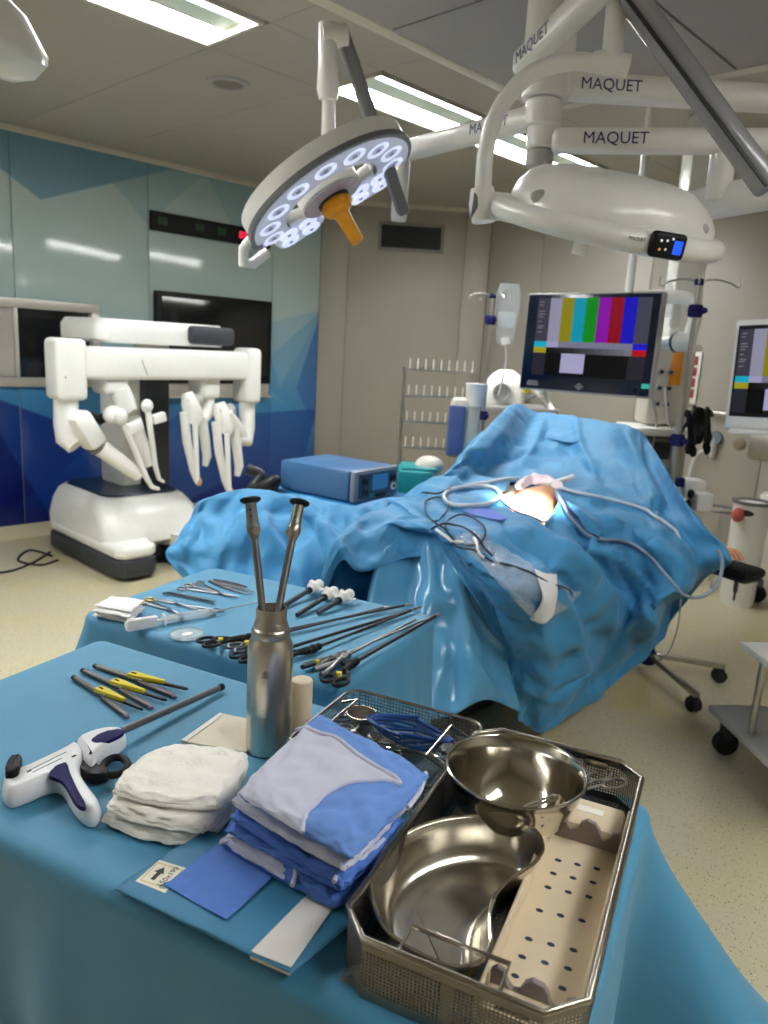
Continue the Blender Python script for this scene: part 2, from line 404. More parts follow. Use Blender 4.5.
# chamfered corner wall
cd = Vector((XR-XC, YC-YL, 0)); cl = cd.length; cdn = cd.normalized(); cn = Vector((-1, -1, 0)).normalized()
CF = frame((XR, YC, 0), -cdn, cn)   # local x along the wall from the right, local y into the room
wc = struct('wall_corner', G().box((cl/2, -.06, ZC/2), (cl, .10, ZC), CF), WALLB)
for a, b in ((0, cl-1.42), (cl-1.42, cl-.27), (cl-.27, cl)):
    mk('panel', G().box(((a+b)/2, -.005, (ZC+.10)/2), (b-a-.008, .012, ZC-.106), CF, bev=.002), WALLP, wc)
wr = struct('wall_right', G().box((XR+.06, (YN+YC)/2, ZC/2), (.10, YC-YN, ZC)), WALLB)
ys = [YC, 4.15, 3.05, 1.95, .85, -.25, -1.35, YN]
for a, b in zip(ys[:-1], ys[1:]):
    mk('panel', G().box((XR+.005, (a+b)/2, (ZC+.10)/2), (.012, a-b-.008, ZC-.106), bev=.002), WALLP, wr)
struct('wall_back', G().box(((XN+XR)/2, YN-.05, ZC/2), (XR-XN, .10, ZC)), WALLP)
struct('wall_near', G().box((XN-.05, (YN+YL)/2, ZC/2), (.10, YL-YN, ZC)), WALLP)
struct('baseboard_left', G().prism([(0, 0), (.03, 0), (.012, .03), (.008, .10), (0, .10)], XN, XC-.02, frame((0, YL, 0), (0, -1, 0), (0, 0, 1))@Matrix.Diagonal((1, 1, -1, 1))), COVE)
struct('baseboard_corner', G().box((cl/2, .008, .05), (cl-.03, .016, .10), CF, bev=.004), COVE)
struct('baseboard_right', G().box((XR-.008, (YN+YC)/2, .05), (.016, YC-YN, .10), bev=.004), COVE)
struct('trim_1', G().box(((XN+XC)/2, YL-.012, ZC-.02), (XC-XN, .03, .04), bev=.004), TRIMW)
struct('trim_2', G().box((cl/2, .012, ZC-.02), (cl-.03, .03, .04), CF, bev=.004), TRIMW)
struct('trim_3', G().box((XR-.012, (YN+YC)/2, ZC-.02), (.03, YC-YN, .04), bev=.004), TRIMW)

# ceiling: metal panels, the clean air field with its pale frame, luminaires
PX0, PX1, PY0, PY1 = .85, 3.87, -.45, 2.58          # clean air field
ce = struct('ceiling', G().prism(foot, ZC+.10, ZC+.16), WALLB)
LUM = [(-2.15, -.24, 3.03, 3.47), (-.10, 2.26, 3.03, 3.47), (3.0, 5.36, 3.03, 3.47), (.5, 2.86, -1.25, -.81)]  # first and last are unseen, added to light the cover skirt and near table
def ceil_panel(x0, x1, y0, y1):
    x0, x1, y0, y1 = max(x0, XN), min(x1, XR), max(y0, YN), min(y1, YL)
    if x1-x0 < .02 or y1-y0 < .02: return
    x0 += .002; x1 -= .002; y0 += .002; y1 -= .002
    poly = [(x0, y0), (x1, y0), (x1, y1), (x0, y1)]; lim = XC+YL
    if x1+y1 > lim:
        out = []
        for i in range(4):
            p, q = poly[i], poly[(i+1) % 4]; a, b = lim-p[0]-p[1], lim-q[0]-q[1]
            if a >= 0: out.append(p)
            if a*b < 0: t = a/(a-b); out.append((p[0]+t*(q[0]-p[0]), p[1]+t*(q[1]-p[1])))
        if len(out) < 3: return
        poly = out
    mk('ceiling_panel', G().prism(poly, ZC, ZC+.10), CEILP, ce)
bands = [(YN, -1.27), (-1.27, -.79), (-.79, PY0-.07), (PY0-.07, PY1+.07), (PY1+.07, 3.01), (3.01, 3.49), (3.49, 4.72), (4.72, YL)]
xs = [XN, -1.32, -.12, 1.08, 2.28, 2.98, 4.18, 5.38, XR]
for y0, y1 in bands:
    if y0 == PY0-.07:
        for a, b in ((XN, -.55), (-.55, PX0-.07), (PX1+.07, 5.1), (5.1, XR)):
            for c, d in ((y0, 1.0), (1.0, y1)): ceil_panel(a, b, c, d)
    elif y0 in (-1.27, 3.01):
        for a, b in (((-.22, -.12), (2.28, 2.98), (5.38, XR)) if y0 > 0 else ((XN, -.72), (-.72, .48), (2.88, 4.18), (4.18, 5.38), (5.38, XR))): ceil_panel(a, b, y0, y1)
    else:
        for a, b in zip(xs[:-1], xs[1:]): ceil_panel(a, b, y0, y1)
# clean air field: pale frame with grey membrane panels and dark joints, slightly sunken
fr = G()
fr.box(((PX0+PX1)/2, PY1+.035, ZC-.005), (PX1-PX0+.14, .07, .05), bev=.006); fr.box(((PX0+PX1)/2, PY0-.035, ZC-.005), (PX1-PX0+.14, .07, .05), bev=.006)
fr.box((PX1+.035, (PY0+PY1)/2, ZC-.005), (.07, PY1-PY0, .05), bev=.006); fr.box((PX0-.035, (PY0+PY1)/2, ZC-.005), (.07, PY1-PY0, .05), bev=.006)
tf = struct('trim_4', fr, TRIMW)
MEMB = mat('air_membrane', (160, 158, 156), .6, 0, .03, 4)
jx = [PX0, 1.85, 2.60, PX1]; jy = [PY0, .55, 1.565, PY1]
mk('membrane_joint', G().box(((PX0+PX1)/2, (PY0+PY1)/2, ZC+.022), (PX1-PX0, PY1-PY0, .02)), DGREY, tf)
for a, b in zip(jx[:-1], jx[1:]):
    for c, d in zip(jy[:-1], jy[1:]):
        mk('membrane_panel', G().prism([(a+(.007 if a > PX0 else 0), c+(.007 if c > PY0 else 0)), (b-(.007 if b < PX1 else 0), c+(.007 if c > PY0 else 0)), (b-(.007 if b < PX1 else 0), d-(.007 if d < PY1 else 0)), (a+(.007 if a > PX0 else 0), d-(.007 if d < PY1 else 0))], ZC-.026, ZC+.014), MEMB, tf)
# luminaires
TUBE = mat('luminous_tube', (255, 255, 250), .4, emit=(246, 248, 249), estr=LAMP_POWER)
LOUV = mat('luminaire_reflector', (196, 214, 204), .3, 0, .02)
for i, (x0, x1, y0, y1) in enumerate(LUM):
    lab = ['twin strip ceiling luminaire beyond the observation window end of the row', 'twin strip ceiling luminaire above the blue glass wall and robot', 'twin strip ceiling luminaire over the greige corner behind the lamps', 'twin strip ceiling luminaire on the near table side of the air field'][i]
    t = thing('ceiling_luminaire', lab, 'ceiling light', ((x0+x1)/2, (y0+y1)/2, ZC), 'recessed ceiling luminaires')
    w = y1-y0; g = G()
    g.box(((x0+x1)/2, y0+.01, ZC+.035), (x1-x0, .02, .09)); g.box(((x0+x1)/2, y1-.01, ZC+.035), (x1-x0, .02, .09))
    g.box((x0+.01, (y0+y1)/2, ZC+.035), (.02, w-.04, .09)); g.box((x1-.01, (y0+y1)/2, ZC+.035), (.02, w-.04, .09))
    mk('frame', g, TRIMW, t)
    mk('reflector', G().box(((x0+x1)/2, (y0+y1)/2, ZC+.08), (x1-x0-.04, w-.04, .01)).box(((x0+x1)/2, (y0+y1)/2, ZC+.05), (x1-x0-.04, w-.29, .05)), LOUV, t)
    for yy in (y0+.085, y1-.085):
        mk('light_strip', G().box(((x0+x1)/2, yy, ZC+.04), (x1-x0-.06, .12, .03), bev=.01), TUBE, t)
# ceiling loudspeaker
c = P(228, 83, ZC)
t = thing('ceiling_speaker', 'round grey loudspeaker grille flush in the ceiling', 'speaker', c)
mk('rim', G().lathe([(.085, 0), (.125, 0), (.12, -.012), (.09, -.014), (.085, 0)], 32, Matrix.Translation(c)), LGREY, t)
mk('grille', G().lathe([(1e-7, -.006), (.088, -.004), (.088, 0)], 32, Matrix.Translation(c)), mat('grille_grey', (134, 130, 124), .6, bump=.6, bscale=900), t)
# ------------------------------------------------------------------ draped instrument tables
ZT, ZI = .92, .88
def table_frame(name, label, A, e, Lx, Dx, z):
    """A: far left corner of the top, e: long direction (world xy)"""
    F = frame((A[0], A[1], 0), (e[0], e[1], 0), z=(0, 0, 1))
    t = thing(name, label, 'table', F @ Vector((Lx/2, -Dx/2, 0)))
    mk('tabletop', G().box((Lx/2, -Dx/2, z-.026), (Lx-.05, Dx-.05, .03), F, bev=.006), STEEL, t)
    for i in (.08, Lx-.08):
        for j in (-.08, -Dx+.08):
            l = mk('leg', G().cyl((i, j, .09), (i, j, z-.04), .016, n=14, M=F), STEEL, t)
            mk('caster', G().cyl((i-.015, j, .045), (i+.015, j, .045), .045, n=18, M=F).box((i, j, .08), (.04, .03, .03), F), RUBBER, l)
    mk('lower_rail', G().box((Lx/2, -Dx/2, .22), (Lx-.17, .03, .03), F, bev=.004), STEEL, t)
    return F
def table_drape(name, label, F, Lx, Dx, z, drop, seed, flare, m=None, amp=.018, rcorner=.035, rng_k=1.0, hem=None):
    """rings of a rectangular cover: flat top, rolled edge, hanging skirt with folds; flare = extra throw of each corner"""
    n = 300; cor = [(0, 0), (Lx, 0), (Lx, -Dx), (0, -Dx)]
    # perimeter points of a rounded rectangle with outward normals
    pts = []; rc = rcorner
    segs = [((rc, 0), (Lx-rc, 0), (0, 1)), ((Lx, -rc), (Lx, -Dx+rc), (1, 0)), ((Lx-rc, -Dx), (rc, -Dx), (0, -1)), ((0, -Dx+rc), (0, -rc), (-1, 0))]
    cc = [(Lx-rc, -rc, 90, 0), (Lx-rc, -Dx+rc, 0, -90), (rc, -Dx+rc, -90, -180), (rc, -rc, 180, 90)]
    per = []
    for k in range(4):
        a, b, nn = segs[k]; ln = math.hypot(b[0]-a[0], b[1]-a[1]); q = max(6, int(ln/.012))
        for i in range(q): t = i/q; per.append((a[0]+(b[0]-a[0])*t, a[1]+(b[1]-a[1])*t, nn[0], nn[1], k, t))
        x, y, a0, a1 = cc[k]
        for i in range(10):
            an = math.radians(a0+(a1-a0)*i/10); per.append((x+rc*math.cos(an), y+rc*math.sin(an), math.cos(an), math.sin(an), k+.5, i/10))
    n = len(per); B = np.array([(p[0], p[1]) for p in per]); NN = np.array([(p[2], p[3]) for p in per])
    ctr = np.array([Lx/2, -Dx/2]); rr = .022
    rings = []
    for s in (0.0, .02, .2, .4, .6, .75, .87, .95): rings.append(np.c_[ctr+(B-NN*rr-ctr)*s, np.full(n, z)])
    for a in (0, 22, 45, 67, 90):
        an = math.radians(a); rings.append(np.c_[B-NN*rr*(1-math.sin(an)), np.full(n, z-rr*(1-math.cos(an)))])
    rg = np.random.default_rng(seed); ph = rg.uniform(0, 6.28, 8)
    # distance along the perimeter
    dl = np.r_[0, np.cumsum(np.linalg.norm(np.diff(B, axis=0), axis=1))]
    tot = dl[-1]+.01; w = np.zeros(n)
    for j, fq in enumerate((5, 9, 14, 23)): w += np.sin(dl/tot*2*math.pi*fq+ph[j])/(1+j*.6)
    cd_ = [min(range(n), key=lambda i: (B[i][0]-c[0])**2+(B[i][1]-c[1])**2) for c in cor]
    fl = np.zeros(n); 
    for c, a in zip(cd_, flare):
        ds = (dl-dl[c]+tot/2) % tot-tot/2; d = np.abs(ds)
        if a > .3: fl += np.where(ds > 0, a*np.exp(-(d/.050)**2), a*np.exp(-(d/.15)**2))-.03*np.exp(-((ds-.14)/.06)**2)
        else: fl += a*np.exp(-(d/.085)**2)-.22*a*np.exp(-((d-.22)/.09)**2)
    steps = 26
    hemz = np.zeros(n) if hem is None else np.array([hem(*per[i][:2]) for i in range(n)])
    for i in range(1, steps+1):
        t = i/steps; d = (drop+hemz)*t
        out = amp*w*min(1, t*1.6)*rng_k+.02*t+fl*min(1.0, t*1.25)**1.2
        rings.append(np.c_[B+NN*out[:, None], z-rr-d])
    A = np.array(rings)
    nt = 8+5
    A2 = np.concatenate([A, A[:, :1]], 1)
    pin = np.ones(A2.shape[:2])*.02; pin[:nt+1] = 1.0; pin[nt+1:nt+4] = .3
    A2 = crumple(A2, .02, 60, .01, .004, 5, .02, seed, pin=pin)
    A2[:, -1] = A2[:, 0]
    g = G().grid(A2[:, :-1], F, closed=True)
    o = mk(name, g, m or DRAPE2, None, ang=180, thick=.0015)
    return tag(o, label, 'drape')
FTA, FTE, FTL, FTD = (.748, 1.572), (.292, -.956), 1.212, .585
FF = table_frame('back_table', 'steel wheeled table under the near blue cover with gowns and basin tray', FTA, FTE, FTL, FTD, ZT)
table_drape('table_cover', 'smooth blue cover draped over the near table holding gowns and basin tray', FF, FTL, FTD, ZT, .62, 3, [.02, .36, .06, .02])
ITA, ITE, ITL, ITD = (.815, 1.850), (.300, -.954), .80, .545
IA = Vector((ITA[0], ITA[1], 0)); e_ = Vector((ITE[0], ITE[1], 0)); b_ = Vector((.954, .300, 0))
IB = IA+b_*ITD     # far left corner
IF = table_frame('mayo_table', 'steel wheeled table under the blue cover with rows of laparoscopic instruments', (IB.x, IB.y), ITE, ITL, ITD, ZI)
table_drape('table_cover', 'blue cover on the middle table with laparoscopic instruments and trocars', IF, ITL, ITD, ZI, .58, 8, [.02, .02, .02, .17], amp=.010, rcorner=.05)
# ------------------------------------------------------------------ operating table, patient, drapes
OTY = 2.02; BLY = 1.88
t = thing('operating_table', 'operating table with steel column and black padded top beneath the blue patient drape', 'operating table', (2.95, OTY, 0))
mk('base_plate', G().box((2.95, OTY, .09), (1.0, .46, .12), bev=.03), DGREY, t)
mk('column', G().box((2.95, OTY, .40), (.28, .26, .52), bev=.02), BRUSH, t)
mk('table_top', G().box((3.15, OTY, .68), (1.7, .5, .05), bev=.012), DGREY, t)
mk('mattress', G().box((3.15, OTY, .73), (1.68, .5, .06), bev=.02), BLACK, t)
for y in (OTY-.30, OTY+.30):
    mk('side_rail', G().box((3.1, y, .68), (1.5, .012, .03)), STEEL, t)

SKIN = mat('skin', (226, 160, 122), .5, 0, .05, 30, bump=.05, bscale=200, sub=.25)
# patient: one continuous skin-modifier body lying on the table, left arm out on the arm board
def skinned(name, nodes, edges, m, sub=2, root=0):
    me = bpy.data.meshes.new(name); me.from_pydata([p[0] for p in nodes], edges, []); me.update()
    o = bpy.data.objects.new(name, me); COL.objects.link(o)
    md = o.modifiers.new('skin', 'SKIN'); md.use_smooth_shade = True
    sv = me.skin_vertices[0].data
    for i, p in enumerate(nodes):
        r = p[1] if isinstance(p[1], tuple) else (p[1], p[1]); sv[i].radius = r; sv[i].use_root = (i == root)
    s2 = o.modifiers.new('smooth', 'SUBSURF'); s2.levels = sub; s2.render_levels = sub
    dg = bpy.context.evaluated_depsgraph_get(); me2 = bpy.data.meshes.new_from_object(o.evaluated_get(dg))
    g = G().add([v.co.copy() for v in me2.vertices], [tuple(p.vertices) for p in me2.polygons])
    bpy.data.objects.remove(o); bpy.data.meshes.remove(me2); bpy.data.meshes.remove(me)
    return g
HND = P(735, 559, .765)      # where the hand lies
sh = Vector((3.68, OTY-.19, .86)); el = sh+(HND-sh)*.48; el.z = .80; wr_ = HND+(sh-HND).normalized()*.15; wr_.z = .775; HND.z = .768
nodes = [((2.62, OTY-.04, .845), .115), ((2.82, BLY, .86), .145), ((3.06, BLY, .862), .15), ((3.36, OTY-.04, .86), .125), ((3.62, OTY, .87), .11),
         ((3.80, OTY, .86), .055), ((3.92, OTY, .87), .085), ((4.03, OTY, .87), .075),
         (tuple(sh), .055), (tuple(el), .041), (tuple(wr_), (.028, .022)),
         ((3.66, OTY+.2, .85), .055), ((3.35, OTY+.24, .82), .042), ((3.1, OTY+.24, .81), .03),
         ((2.50, OTY-.12, .78), .085), ((2.20, OTY-.18, .72), .06), ((2.14, OTY-.18, .45), .048),
         ((2.50, OTY+.12, .78), .085), ((2.16, OTY+.28, .76), .06), ((1.98, OTY+.40, .60), .048)]
edges = [(0,1),(1,2),(2,3),(3,4),(4,5),(5,6),(6,7),(4,8),(8,9),(9,10),(4,11),(11,12),(12,13),(0,14),(14,15),(15,16),(0,17),(17,18),(18,19)]
# hand: palm then five fingers, palm down, loosely curled
hd = (HND-wr_); hd.z = 0; hd.normalize(); sd = Vector((-hd.y, hd.x, 0))
def hp(a, b, c): q = wr_+hd*a+sd*b; return (q.x, q.y, q.z+c)
pal = len(nodes); nodes.append((hp(.05, 0, .004), (.034, .017))); edges.append((10, pal))
body = skinned('person', nodes, edges, SKIN)
for k, (b, l) in enumerate(((-.030, .066), (-.010, .076), (.010, .080), (.030, .072))):
    base = hp(.05, b*.7, .004); pts = [base, hp(.095, b, .016), hp(.095+l*.5, b*1.05, .020), hp(.095+l*.8, b*1.05, .004), hp(.095+l, b*1.05, -.014)]
    body.merge(skinned('finger', [(p, r) for p, r in zip(pts, (.011, .0105, .0092, .0082, .0065))], [(i, i+1) for i in range(4)], SKIN))
thb = [hp(.025, .020, .0), hp(.050, .045, .004), hp(.078, .058, .0), hp(.10, .060, -.008)]
body.merge(skinned('thumb', [(p, r) for p, r in zip(thb, (.013, .012, .010, .008))], [(0, 1), (1, 2), (2, 3)], SKIN))
hc_ = Vector((3.955, OTY, .87))
for c, r in (((.0, 0, .080), (.016, .013, .022)), ((-.014, 0, .086), (.012, .016, .012)), ((.026, .032, .066), (.012, .017, .010)), ((.026, -.032, .066), (.012, .017, .010)), ((-.046, 0, .066), (.009, .024, .009)), ((0, .078, .0), (.026, .010, .020)), ((0, -.078, .0), (.026, .010, .020)), ((-.07, 0, .045), (.022, .026, .022))):
    body.ell(hc_+Vector(c), r)
pe = mk('person', body, SKIN, None, ang=180)
mk('surgical_cap', G().ell(hc_+Vector((.055, 0, -.012)), (.075, .092, .092)), mat('cap_teal', (70, 150, 160), .8), pe)
tag(pe, 'patient lying under blue drapes with one bare hand on the arm board', 'person')

# arm board
ab = thing('arm_board', 'black padded arm board holding the patient hand beside the drape', 'arm board', (3.5, 1.35, .72))
AF = frame(((HND+wr_)/2).to_tuple()[:2]+(0,), (wr_-HND).to_tuple()[:2]+(0,), z=(0, 0, 1))
mk('pad', G().box((.03, 0, .722), (.44, .15, .045), AF, bev=.02), BLACK, ab)
mk('board', G().box((.03, 0, .692), (.42, .13, .014), AF, bev=.004), DGREY, ab)
mk('bracket', G().box((.20, 0, .67), (.12, .04, .03), AF), DKSTEEL, ab)
mk('clamp_screw', G().cyl((-.10, 0, .62), (-.10, 0, .684), .010, n=12, M=AF).cyl((-.10, 0, .58), (-.10, 0, .62), .005, n=12, M=AF), DKSTEEL, ab)

# main patient drape: control rows run from behind the screen to the foot flap, columns from the far side to the near hem
Z = lambda x, y, z: tuple(P(x, y, z))
rows = [
[0, (3.82, 2.72, 1.0), (3.84, 2.45, 1.12), (3.84, 2.2, 1.13), (3.83, 2.0, 1.12), (3.83, 1.85, 1.08), (3.83, 1.72, 1.0), (3.80, 1.55, .9), (3.66, 1.40, .84), (3.60, 1.40, .74)],
 [0, Z(506, 414, 1.245), Z(540, 413, 1.255), Z(572, 417, 1.255), Z(604, 422, 1.25), Z(630, 428, 1.245), Z(648, 442, 1.19), Z(686, 502, 1.0), Z(725, 551, .83), Z(724, 560, .79)],
 [0, Z(478, 440, 1.15), Z(520, 446, 1.10), Z(560, 450, 1.09), Z(600, 458, 1.09), Z(632, 470, 1.07), Z(656, 492, 1.0), Z(690, 540, .86), Z(714, 566, .76), Z(704, 580, .62)],
 [0, Z(446, 474, 1.03), Z(488, 474, 1.00), Z(540, 477, 1.00), Z(590, 492, .985), Z(636, 515, .94), Z(664, 545, .87), Z(690, 586, .71), Z(674, 600, .48), Z(670, 622, .34)],
 [0, Z(418, 490, .96), Z(466, 500, .985), Z(525, 502, .99), Z(575, 527, .945), Z(616, 556, .83), Z(640, 590, .68), Z(648, 618, .58), Z(656, 622, .40), Z(654, 648, .25)],
 [0, Z(398, 504, .93), Z(438, 522, .95), Z(498, 540, .95), Z(553, 572, .86), Z(588, 606, .69), Z(602, 632, .52), Z(608, 655, .38), Z(608, 675, .25), Z(604, 692, .16)],
 [0, Z(378, 514, .92), Z(414, 524, .93), Z(455, 540, .94), Z(505, 585, .85), Z(537, 634, .64), Z(550, 672, .45), Z(554, 698, .30), Z(553, 716, .20), Z(548, 729, .13)],
 [0, Z(350, 530, .92), Z(378, 528, .93), Z(412, 520, .95), Z(452, 538, .92), Z(490, 590, .78), Z(512, 650, .52), Z(522, 686, .36), Z(526, 712, .23), Z(528, 726, .16)],
 [0, Z(336, 546, .91), Z(368, 534, .925), Z(410, 522, .94), Z(446, 540, .91), Z(480, 588, .78), Z(506, 650, .52), Z(516, 686, .36), Z(520, 710, .25), Z(522, 722, .19)],
 [0, Z(340, 562, .86), Z(362, 572, .83), Z(408, 558, .83), Z(440, 562, .83), Z(470, 592, .77), Z(500, 648, .53), Z(512, 688, .35), Z(517, 710, .25), Z(519, 722, .19)],
]
rows = [[(r[1][0]+.02, r[1][1]+.13, .60)]+r[1:] for r in rows]
A = surf(rows, 74, 72)
def pins(A, frac, seed, edge=.35, val=.25):
    rg = np.random.default_rng(seed); p = (rg.random(A.shape[:2]) < frac)*val
    p[0] = p[-1] = edge; p[:, 0] = p[:, -1] = edge; return p
pn = pins(A, .02, 3)
pn = np.maximum(pn, .035*(A[..., 0] > 3.25)*(A[..., 2] > .95))
hp_ = P(530, 497, 1.0)
pn = np.maximum(pn, .5*(np.hypot(A[..., 0]-hp_.x, A[..., 1]-hp_.y) < .20))
A = crumple(A, (.075, .065), 200, .004, .014, 3, .008, 4, pin=pn)
A = crumple(refine(A, 3, 1), .004, 12, .02, .0012, 4, .01, 5)
def folds(A, lines):
    m, n = A.shape[:2]; px_ = np.zeros((m, n, 2))
    c = (A.reshape(-1, 3)-EYE) @ CM; px_ = np.c_[CX+FPX*c[:, 0]/c[:, 2], CY-FPX*c[:, 1]/c[:, 2]].reshape(m, n, 2)
    du = np.gradient(A, axis=0); dv = np.gradient(A, axis=1); nn = np.cross(du, dv); nn /= np.linalg.norm(nn, axis=-1, keepdims=True)+1e-9
    nn *= np.sign(np.sum(nn*(EYE-A), -1, keepdims=True))
    out = np.zeros((m, n))
    for pts, amp, w in lines:
        w = w*.8
        q = crv([(x, y, 0) for x, y in pts], 24)[:, :2]; d = np.full((m, n), 1e9); t = np.zeros((m, n))
        for i, p in enumerate(q):
            e = np.hypot(px_[..., 0]-p[0], px_[..., 1]-p[1]); k = e < d; d[k] = e[k]; t[k] = i/23
        env = np.sin(np.pi*np.clip(t*.92+.04, 0, 1))**.6
        out += 1.7*amp*env*np.where(d < w*3, 1/(1+(d/w)**2.2)-1/(1+3**2.2), 0)
    return A+nn*out[..., None]
A = folds(A, [([(556, 500), (580, 520), (612, 545), (640, 575), (660, 600)], .030, 6), ([(565, 515), (590, 545), (610, 575), (622, 600)], -.030, 6), ([(560, 540), (590, 570), (606, 600), (612, 630)], .026, 7),
 ([(600, 518), (640, 538), (685, 566)], .028, 7), ([(600, 535), (630, 560), (655, 590)], -.028, 6), ([(530, 560), (560, 600), (575, 640), (580, 690)], .026, 8), ([(545, 555), (575, 595), (595, 640)], -.022, 7),
 ([(645, 618), (622, 602), (600, 592)], .022, 6), ([(640, 600), (648, 620), (640, 640)], .03, 8), ([(575, 418), (583, 450), (600, 485)], .014, 5), ([(545, 416), (532, 450), (505, 480)], .014, 6), ([(625, 432), (642, 470), (668, 522)], .022, 7), ([(600, 482), (640, 500), (660, 520)], -.018, 6),
 ([(510, 418), (480, 455), (440, 492)], .014, 6), ([(450, 503), (480, 522), (525, 533)], .018, 6), ([(500, 522), (525, 545), (560, 560)], -.018, 6), ([(470, 560), (500, 600), (520, 650), (528, 700)], .022, 8), ([(490, 560), (520, 595), (540, 640)], -.02, 7), ([(430, 525), (450, 540), (480, 570)], .016, 6),
 ([(600, 640), (585, 665), (560, 700)], .02, 7), ([(615, 560), (640, 612), (630, 640)], -.02, 6), ([(585, 500), (620, 505), (655, 500)], .014, 5), ([(560, 440), (590, 470), (640, 480)], -.010, 5)])
hole = [P(497, 491, 1.0), P(512, 482, 1.0), P(540, 480, 1.0), P(560, 492, 1.0), P(556, 506, 1.0), P(538, 514, 1.0), P(512, 507, 1.0)]
def inside(x, y, poly):
    r = False; j = len(poly)-1
    for i in range(len(poly)):
        if (poly[i][1] > y) != (poly[j][1] > y) and x < (poly[j][0]-poly[i][0])*(y-poly[i][1])/(poly[j][1]-poly[i][1])+poly[i][0]: r = not r
        j = i
    return r
keep = np.ones((A.shape[0]-1, A.shape[1]-1), bool)
for i in range(keep.shape[0]):
    for j in range(keep.shape[1]):
        q = A[i, j]
        if q[2] > .88 and inside(q[0], q[1], hole): keep[i, j] = False
pd = mk('patient_drape', G().grid(A, keep=keep), DRAPE, None, ang=180, thick=.0016)
he = crv([(x, y, 0) for x, y in [(497, 491), (512, 482), (540, 480), (560, 492), (556, 506), (538, 514), (512, 507)]], 40, True)
fl = A.reshape(-1, 3); hem_p = []
for p in he:
    q = P(p[0], p[1], 1.0); k = np.argmin((fl[:, 0]-q.x)**2+(fl[:, 1]-q.y)**2+20*np.maximum(0, .93-fl[:, 2])); hem_p.append(Vector((q.x, q.y, fl[k, 2]+.002)))
for _ in range(3): hem_p = [(hem_p[i-1]+hem_p[i]*2+hem_p[(i+1) % 40])/4 for i in range(40)]
mk('opening_hem', G().tube(hem_p, .008, 8, closed=True, flat=.5), DRAPE, pd)
tag(pd, 'large blue drape tented over the patient from the screen to the foot flap', 'drape')

# drape over the far leg
rows = [
 [(2.85, 3.05, .55), (2.55, 3.05, .5), (2.3, 3.05, .5), (2.1, 3.0, .5), (1.95, 3.0, .5), (1.85, 3.0, .5)],
 [Z(440, 500, .93), Z(392, 504, .93), Z(346, 511, .91), Z(298, 502, .93), Z(246, 496, .94), Z(200, 506, .91)],
 [Z(440, 516, .90), Z(395, 520, .90), Z(345, 526, .88), Z(296, 516, .89), Z(240, 512, .90), Z(190, 518, .87)],
 [Z(430, 545, .80), Z(392, 560, .76), Z(340, 560, .78), Z(290, 550, .78), Z(232, 545, .80), Z(178, 538, .80)],
 [Z(420, 600, .62), Z(390, 610, .60), Z(340, 610, .60), Z(285, 605, .60), Z(225, 590, .64), Z(166, 556, .74)],
 [Z(420, 660, .42), Z(390, 670, .40), Z(340, 670, .40), Z(285, 660, .40), Z(225, 640, .46), Z(190, 585, .64)],
]
rows[0] = [(q[0]+.02, q[1]+.10, .55) for q in rows[1]]
B = surf(rows, 44, 60); B = crumple(B, (.06, .08), 200, .004, .014, 3, .008, 9, pin=pins(B, .02, 5)); B = folds(B, [([(250, 500), (235, 530), (215, 570)], .03, 7), ([(262, 505), (270, 540), (300, 580)], .03, 8), ([(240, 505), (225, 540)], -.02, 6), ([(300, 505), (330, 540), (345, 580)], .03, 8), ([(310, 515), (320, 550), (325, 590)], -.025, 7), ([(200, 510), (190, 540), (180, 560)], .02, 6), ([(350, 515), (365, 530), (390, 540)], .02, 6), ([(400, 505), (415, 515), (430, 530)], .02, 6)]); B = crumple(refine(B, 3, 1), .004, 12, .02, .001, 4, .01, 5)
tag(mk('leg_drape', G().grid(B), DRAPE, None, ang=180, thick=.0016), 'crumpled blue drape over the raised leg in front of the generator', 'drape')
# thin shiny plastic skirt hanging below the foot flap
PLAS = mat('thin_blue_plastic', (96, 164, 204), .22, 0, .05, 10, alpha=.88, spec=.6)
rows = [
 [(2.12, 1.98, .86), Z(385, 548, .88), Z(410, 535, .89), Z(435, 545, .88), Z(465, 580, .80), Z(500, 640, .56)],
 [(2.12, 1.98, .70), Z(372, 595, .74), Z(405, 590, .74), Z(440, 600, .72), Z(472, 620, .66), Z(508, 672, .42)],
 [(2.12, 1.98, .55), Z(368, 650, .58), Z(405, 655, .56), Z(445, 660, .54), Z(480, 665, .52), Z(515, 695, .34)],
 [(2.12, 1.98, .40), Z(366, 720, .40), Z(405, 722, .38), Z(450, 716, .38), Z(486, 700, .40), Z(520, 712, .28)],
]
B = surf(rows, 28, 34); B = crumple(B, (.06, .12), 120, .006, .008, 2, .012, 12, pin=pins(B, .02, 5)); B = refine(B, 4, 2)
tag(mk('plastic_leg_skirt', G().grid(B), PLAS, None, ang=180, thick=.0008), 'shiny thin blue plastic skirt hanging under the foot flap of the patient drape', 'drape')
